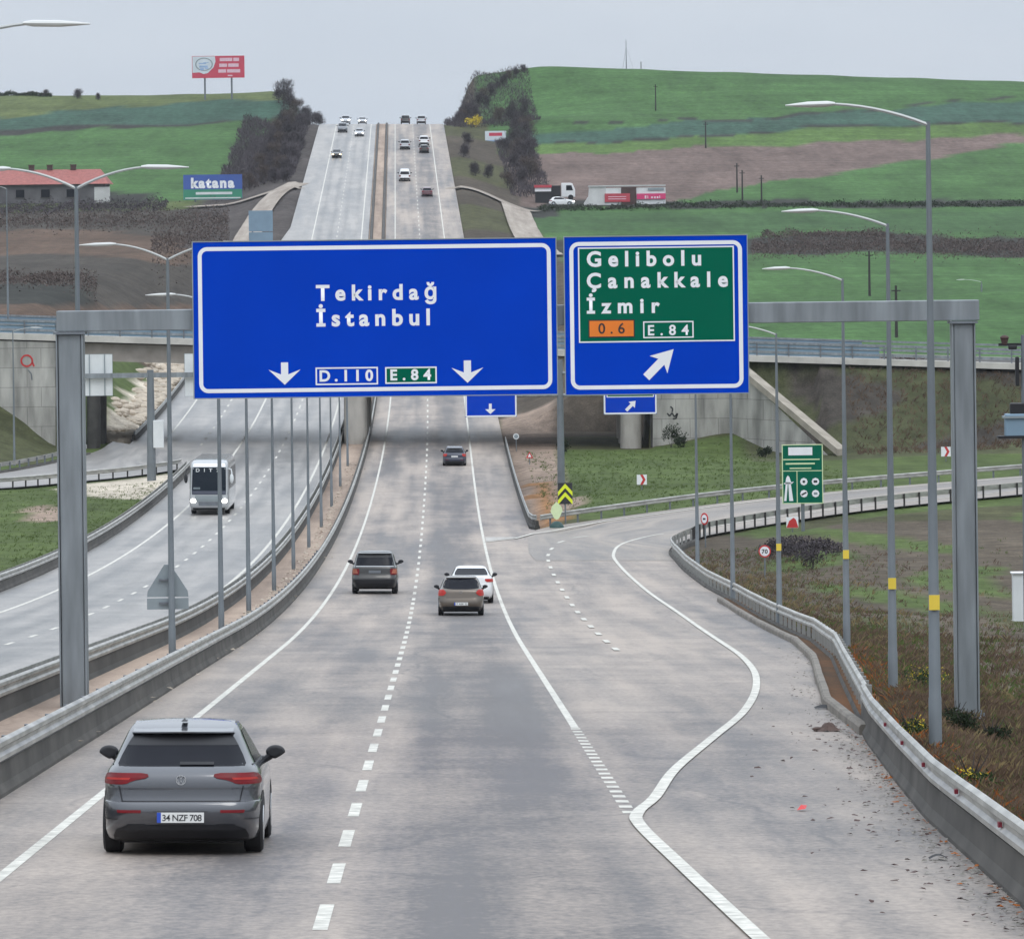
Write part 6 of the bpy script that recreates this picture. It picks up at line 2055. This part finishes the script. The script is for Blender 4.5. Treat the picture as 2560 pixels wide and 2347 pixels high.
mb = MB(); mb.prism([(-.3, 1.6), (.85, 1.6), (.6, 2.45), (-.3, 2.45)], -1.02, -1.0); mb.build('side_window', M['glass'], t_)
mb = MB(); mb.box((-2.6, 0, 1.5), (2.8, 1.9, 1.9)); mb.build('load_bed', M['trim'], t_, bevel=.05)
for x in (.45, -2.6):
    mb = MB(); mb.tube([(x, -1.05, .45), (x, -.75, .45)], .45, 18); mb.build('wheel', M['rubber'], t_, smooth=True)
# utility poles in the fields
for i, (x, yb, yt, Y, lab) in enumerate([(1844, 430, 363, 880, 'tallest dark utility pole in the ploughed field'), (1857, 465, 408, 862, 'dark utility pole just right of the tallest one in the ploughed field'), (1905, 500, 424, 850, 'dark utility pole at the lower edge of the ploughed field'),
                                   (1767, 338, 272, 985, 'dark utility pole in the blue green crop strip'), (1643, 252, 186, 1065, 'dark utility pole high on the right hill'), (2172, 752, 640, 600, 'dark utility pole in the green field above the gantry beam'), (2238, 866, 770, 500, 'dark utility pole behind the overpass railing')]):
    c = ground_at(x, 0, Y)
    H = max(5.0, (yb - yt) * Y / F)
    o = thing('utility_pole', c, lab, 'utility pole', 'utility poles in the fields')
    mb = MB(); mb.tube([(0, 0, -.5), (0, 0, H)], [.16, .11], 8); mb.build('pole', M['wood'], o, smooth=True)
    mb = MB(); mb.box((0, 0, H - .5), (.9, .1, .12)); mb.build('crossarm', M['wood'], o)
c = on_ground(1237, 1152)
o = thing('antenna_mast', c, 'thin antenna mast on the right hilltop', 'mast')
mb = MB(); H = px(1571, 100, 1152).z - c.z
mb.tube([(0, 0, -.5), (0, 0, H)], [.12, .05], 6); mb.build('mast', M['steel_dk'], o)
for a in range(3):
    mb = MB(); mb.tube([(0, 0, H * .75), (1.6 * math.cos(a * 2.1), 1.6 * math.sin(a * 2.1), 0)], .015, 4); mb.build('guy_wire', M['steel_dk'], o)
o = thing('utility_pole', on_ground(1266, 1150), 'short pole beside the antenna mast on the hilltop', 'utility pole')
mb = MB(); mb.tube([(0, 0, -.5), (0, 0, 1.6)], .09, 6); mb.build('pole', M['wood'], o)

# ------------------------------------------------------------------ smaller signs
def post_sign(name, label, x, ybase, Y, cat='road sign', post_m='lamp', zg=None):
    X = (x - 1280) * Y / F
    v = Vector((X, Y, gz(X, Y)))
    o = thing(name, v, label, cat)
    return o, (lambda y: px(x, y, Y).z - v.z), Y / F
def disc(root, r, z, m, name, d=0.0, x=0.0, n=24, th=0.03):
    mb = MB(); mb.tube([(x, d + th, z), (x, d, z)], r, n); return mb.build(name, m, root)
# motorway board
Yq = 292
o, zz, s = post_sign('motorway_sign', 'green motorway board with symbols standing inside the ramp loop', 1999, 1345, Yq)
xq = lambda x: (x - 1999) * s
zt, zb_ = zz(1112), zz(1258)
mb = MB(); mb.box((0, .05, (zt + zb_) / 2), (100 * s, .08, zt - zb_)); mb.build('panel', M['green'], o)
def q_rect(x0, x1, y0, y1, m, name, d=.004):
    return plain(o, (x1 - x0) * s, zz(y0) - zz(y1), (zz(y0) + zz(y1)) / 2, m, name, (xq(x0) + xq(x1)) / 2, .01 - d)
q_rect(1964, 2024, 1118, 1138, M['white'], 'white_plate')
q_rect(1951, 2042, 1147, 1150, M['pale_green'], 'printed_line'); q_rect(1957, 2030, 1157, 1161, M['pale_green'], 'printed_line'); q_rect(1967, 2021, 1169, 1172, M['pale_green'], 'printed_line')
q_rect(1950, 2047, 1176, 1178, M['pale_green'], 'divider'); q_rect(1984, 1986, 1178, 1256, M['pale_green'], 'divider')
for P in ([(1952, 1252), (1958, 1252), (1962, 1206), (1957, 1206)], [(1965, 1252), (1975, 1252), (1969, 1206), (1963, 1206)], [(1956, 1205), (1970, 1205), (1966, 1192), (1962, 1188), (1958, 1194)], [(1952, 1207), (1977, 1204), (1972, 1209), (1953, 1210)]):
    mb = MB(); mb.add([(xq(a), .004, zz(b_)) for a, b_ in P], [tuple(range(len(P)))]); mb.build('motorway_symbol', M['white'], o)
for a, b_ in ((2002, 1204), (2031, 1204), (2002, 1234), (2031, 1234)):
    mb = MB(); mb.tube([(xq(a), .012, zz(b_)), (xq(a), -.004, zz(b_))], 9.5 * s, 8); q = mb.build('symbol_plate', M['white'], o)
    mb = MB()
    if a == 2002 and b_ == 1204: mb.tube([(xq(a), .0, zz(b_)), (xq(a), -.012, zz(b_))], 3.5 * s, 10)
    elif a == 2002: mb.box((xq(a), -.006, zz(b_)), (14 * s, .01, 4 * s), mat=Matrix.Rotation(-.5, 3, 'Y'))
    else: mb.box((xq(a), -.006, zz(b_)), (9 * s, .01, 6 * s))
    mb.build('pictogram', M['signback'] if b_ == 1234 and a == 2031 else M['black'], q)
mb = MB()
for a in ((0, zt, 100 * s + .06, .05), (0, zb_, 100 * s + .06, .05)): mb.box((a[0], .05, a[1]), (a[2], .1, a[3]))
for sg in (-1, 1): mb.box((sg * 50 * s, .05, (zt + zb_) / 2), (.05, .1, zt - zb_))
mb.build('edge_frame', M['pale_green'], o)
mb = MB(); mb.tube([(0, .16, -.5), (0, .16, zt - .3)], .10, 10); mb.build('post', M['lamp'], o, smooth=True)
# red and white warning plate below it
o, zz, s = post_sign('warning_sign', 'red triangle on a white plate beside the motorway board post', 1972, 1340, 299)
z0 = zz(1306)
plain(o, 30 * s, 27 * s, z0, M['white'], 'plate', th=.03)
mb = MB(); mb.add([(-15 * s, -.02, z0 - 13 * s), (15 * s, -.02, z0 - 13 * s), (9 * s, -.02, z0 + 7 * s), (3 * s, -.02, z0 + 12 * s), (-8 * s, -.02, z0 + 4 * s)], [(0, 1, 2, 3, 4)]); mb.build('red_triangle', M['red'], o)
mb = MB(); mb.tube([(0, .05, -.4), (0, .05, z0)], .035, 8); mb.build('post', M['lamp'], o)
# speed limit
o, zz, s = post_sign('speed_limit_sign', 'round speed limit sign reading 70 with a red rim', 1902, 1440, 250)
z0 = zz(1378); r = 15.5 * s
disc(o, r, z0, M['red'], 'rim'); disc(o, r * .78, z0, M['white'], 'face', -.008)
lettering('70', (-r * .48, -.014, z0 - r * .34), r * .96, r * .68, M['black'], o, 'lettering', .03)
mb = MB(); mb.tube([(0, .06, -.4), (0, .06, z0)], .04, 8); mb.build('post', M['lamp'], o)
# second round sign, turned aside
o, zz, s = post_sign('road_sign', 'round red rimmed sign turned sideways, where the ramp begins', 1752, 1396, 284)
o.rotation_euler = (0, 0, -.95)
z0 = zz(1297); r = 15 * s
disc(o, r, z0, M['red'], 'rim'); disc(o, r * .72, z0, M['white'], 'face', -.008)
mb = MB(); mb.box((0, -.012, z0), (r * .7, .006, r * .28)); mb.build('pictogram', M['black'], o)
mb = MB(); mb.tube([(0, .06, -.4), (0, .06, z0)], .035, 8); mb.build('post', M['lamp'], o)
# bend markers
for x, y, Y, sz, lab in ((1597, 1199, 392, 25, 'white square bend marker with a red chevron in the grass before the facing wall'), (2358, 1129, 408, 24, 'white square bend marker with a dark red chevron near the right gantry post')):
    for Y in np.arange(330.0, 424.0, 2.0):     # the spot on the bank where its foot stands
        if px(x, y + 24, Y).z <= gz((x - 1280) * Y / F, Y) + .05: break
    o, zz, s = post_sign('bend_marker', lab, x, 0, float(Y))
    o['group'] = 'bend markers on the ramp'
    z0 = zz(y); h = sz * s
    plain(o, h, h, z0, M['white'], 'plate', th=.03)
    mb = MB(); a = h / 2
    mb.add([(-a * .35, -.02, z0 + a), (a * .2, -.02, z0 + a), (a * .75, -.02, z0), (a * .2, -.02, z0 - a), (-a * .35, -.02, z0 - a), (a * .2, -.02, z0)], [(0, 1, 2, 5), (5, 2, 3, 4)]); mb.build('chevron', M['red'], o)
    mb = MB(); mb.tube([(0, .06, -.4), (0, .06, z0)], .04, 8); mb.build('post', M['lamp'], o)
# hazard board and beacon on the nose
o, zz, s = post_sign('hazard_marker', 'black board with two yellow upward chevrons at the ramp nose', 1405, 1290, 308.5)
z0, z1 = zz(1207), zz(1260); w = 36 * s; zc = (z0 + z1) / 2
plain(o, w, z0 - z1, zc, M['black'], 'panel', th=.04)
for k, top in enumerate((1209, 1230)):
    zt = zz(top); d = 20 * s; t = 11 * s
    mb = MB(); mb.add([(0, -.026, zt), (w / 2, -.026, zt - d), (w / 2, -.026, zt - d - t), (0, -.026, zt - t), (-w / 2, -.026, zt - d - t), (-w / 2, -.026, zt - d)], [(0, 3, 2, 1), (0, 5, 4, 3)]); mb.build('chevron', M['yellow'], o)
mb = MB(); mb.tube([(0, .06, -.4), (0, .06, zc)], .045, 8); mb.build('post', M['lamp'], o)
o, zz, s = post_sign('nose_beacon', 'pale green diamond reflector on a dark green base at the ramp nose', 1383, 1304, 306.6, cat='traffic beacon')
mb = MB()
P = [(0, 1254), (12, 1266), (15, 1276), (6, 1296), (0, 1299), (-6, 1296), (-15, 1278), (-12, 1266)]
mb.prism([(a * s, zz(b_)) for a, b_ in P], -.10, -.05); mb.build('reflector', M['pale_green'], o)
mb = MB(); mb.sphere((0, .1, 0), (.46, .46, .55), 18, 10); mb.build('base', M['dkgreen'], o, smooth=True)
# small triangle and round sign by the shoulder
o, zz, s = post_sign('warning_sign', 'small red rimmed triangle sign on the bare strip beside the shoulder', 1317, 0, 398)
z0 = zz(1138); a = 9 * s
mb = MB(); mb.add([(-a, 0, z0 - a * .8), (a, 0, z0 - a * .8), (0, 0, z0 + a)], [(0, 1, 2)]); mb.build('red_rim', M['red'], o)
mb = MB(); mb.add([(-a * .5, -.01, z0 - a * .5), (a * .5, -.01, z0 - a * .5), (0, -.01, z0 + a * .5)], [(0, 1, 2)]); mb.build('face', M['white'], o)
mb = MB(); mb.tube([(0, .05, -.4), (0, .05, z0)], .035, 8); mb.build('post', M['lamp'], o)
o, zz, s = post_sign('road_sign', 'small round sign at the shoulder corner below the overpass', 1284, 0, 421)
disc(o, 7.5 * s, zz(1091), M['white_dull'], 'face'); disc(o, 5 * s, zz(1091), M['signback'], 'centre', -.01)
mb = MB(); mb.tube([(0, .05, -.4), (0, .05, zz(1091))], .035, 8); mb.build('post', M['lamp'], o)
# triangular sign seen from behind, on the median
Yt = 132.0; s = Yt / F
c = px(418, 1470, Yt)
o = thing('warning_sign', (c.x, Yt + .16, c.z), 'grey back of a triangular sign with a plate below, on the median lamp post', 'road sign')
zz = lambda y: px(418, y, Yt).z - c.z
mb = MB()
P = [(-52, 1493), (52, 1493), (50, 1478), (8, 1412), (-8, 1412), (-50, 1478)]
mb.prism([(a * s, zz(b_)) for a, b_ in P], 0, .03); mb.build('triangle_back', M['signback'], o)
plain(o, 104 * s, 28 * s, zz(1510), M['signback'], 'plate_back', th=.03, d=.015)
for y in (1450, 1508):
    mb = MB(); mb.box((-.08, -.05, zz(y)), (.28, .06, .05)); mb.build('bracket', M['steel_dk'], o)
for x, Y, lab in ((255, 371, 'small triangular sign seen from behind on the pale gravel'),):
    o, zz, s = post_sign('warning_sign', lab, x, 0, Y)
    z0 = zz(1250); a = 14 * s
    mb = MB(); mb.prism([(-a, z0 - a * .8), (a, z0 - a * .8), (0, z0 + a)], 0, .03); mb.build('triangle_back', M['signback'], o)
    mb = MB(); mb.tube([(0, .06, -.4), (0, .06, z0)], .04, 8); mb.build('post', M['lamp'], o)
# utility cabinet and equipment mast on the right edge
o, zz, s = post_sign('utility_cabinet', 'pale grey utility cabinet with a flat lid near the right edge', 2536, 1500, 213, cat='cabinet')
hc = zz(1428)
mb = MB(); mb.box((0, .3, hc / 2 - .1), (28 * s, .5, hc)); mb.build('cabinet', M['white_dull'], o, bevel=.015)
mb = MB(); mb.box((0, .28, hc - .07), (36 * s, .66, .05)); mb.build('lid', M['white'], o)
for sg in (-1, 1):
    mb = MB(); mb.box((sg * 12 * s, .3, -.05), (.16, .6, .12)); mb.build('foot', M['concrete_lt'], o)
o, zz, s = post_sign('camera_mast', 'dark equipment mast with cameras at the right edge of the view', 2556, 1900, 97, cat='mast')
mb = MB(); mb.tube([(0, 0, -.5), (0, 0, zz(838))], [.07, .055], 10); mb.build('pole', M['steel_dk'], o, smooth=True)
mb = MB(); mb.box((-.2, 0, zz(861)), (.55, .05, .05)); mb.build('arm', M['trim'], o)
mb = MB(); mb.tube([(-.36, 0, zz(861)), (-.36, 0, zz(845))], [.05, .075], 10); mb.sphere((-.36, 0, zz(844)), (.085, .085, .05), 12, 6); mb.build('dome_camera', M['brown'], o, smooth=True)
mb = MB(); mb.box((-.21, 0, zz(868)), (.16, .1, .08)); mb.build('camera', M['trim'], o, bevel=.02)
mb = MB(); mb.box((-.13, 0, zz(928)), (.07, .12, .55)); mb.build('radar_bar', M['trim'], o, bevel=.02)
mb = MB(); mb.box((-.17, .02, zz(1062)), (.40, .28, .42)); q = mb.build('equipment_box', M['bluegrey'], o, bevel=.02)
mb = MB(); mb.box((-.17, .0, zz(1042)), (.48, .34, .04)); mb.build('box_lid', M['signback'], q)
mb = MB(); mb.box((-.10, .02, zz(1022)), (.34, .2, .22)); mb.build('battery_case', M['trim'], o, bevel=.02)
mb = MB(); mb.box((-.2, .02, zz(1092)), (.62, .3, .05)); mb.build('shelf', M['trim'], o)

# ------------------------------------------------------------------ litter on the hard shoulder
def lying(name, label, x, y, Y, cat):
    X = (x - 1280) * Y / F
    return thing(name, W(X, Y, float(R(Y)) + .01), label, cat)
o = lying('tyre_shred', 'dark shred of tyre rubber lying flat on the hard shoulder', 2062, 1769, 102, 'tyre piece')
mb = MB(); mb.grid([[(-.2 + .4 * t, dy + .05 * math.sin(t * 5), .02 + .05 * math.sin(t * 3.1) * (dy > 0)) for t in np.linspace(0, 1, 9)] for dy in (-.16, 0, .18)]); mb.build('rubber', M['rubber'], o, smooth='all')
mb = MB(); mb.tube([(.18, 0, .03), (.30, .05, .02)], [.03, .008], 6); mb.build('torn_cord', M['rubber'], o)
o = lying('dropped_cloth', 'crumpled brown cloth lying on the hard shoulder', 2068, 1826, 91.5, 'cloth')
mb = MB()
rows = []
for j, v in enumerate(np.linspace(-1, 1, 9)):
    rows.append([(-.24 + .48 * t, v * .22, max(.006, .16 * math.exp(-((t - .55) / .28) ** 2 - (v / .6) ** 2) + .02 * math.sin(t * 17 + j * 2))) for t in np.linspace(0, 1, 13)])
mb.grid(rows); mb.build('cloth', M['rag'], o, smooth='all')
mb = MB(); mb.sphere((-.17, 0, .035), (.1, .09, .035), 10, 6); mb.build('pale_fold', M['rag'], o, smooth=True)
o = lying('red_piece', 'small red piece on the grey hard shoulder', 2003, 2021, 66.6, 'litter')
mb = MB(); mb.add([(-.06, -.10, .01), (.05, -.12, .03), (.08, .1, .05), (-.02, .13, .02), (0, 0, .07)], [(0, 1, 4), (1, 2, 4), (2, 3, 4), (3, 0, 4)]); mb.build('scrap', M['red'], o)  # small raised red piece of no particular kind
o = lying('tyre_shred', 'small dark scrap at the foot of the concrete barrier', 2345, 2125, 57, 'tyre piece')
mb = MB(); mb.grid([[(-.1 + .2 * t, dy, .01 + .04 * math.sin(t * 3.1)) for t in np.linspace(0, 1, 6)] for dy in (-.08, .09)]); mb.build('rubber', M['rubber'], o, smooth='all')

# ------------------------------------------------------------------ damp air
hz = MB()
hz.box((0, 1500, 5), (30000, 27000, 380))
hm = D.materials.new('damp_air')
hm.use_nodes = True
hn = hm.node_tree
hn.nodes.clear()
ho = hn.nodes.new('ShaderNodeOutputMaterial')
hv = hn.nodes.new('ShaderNodeVolumePrincipled')
hv.inputs['Color'].default_value = (0.86, 0.90, 0.96, 1)
hv.inputs['Density'].default_value = 0.00006
hv.inputs['Anisotropy'].default_value = 0.2
hn.links.new(hv.outputs[0], ho.inputs['Volume'])
haze = hz.build('haze', hm)
tag(haze, kind='stuff')
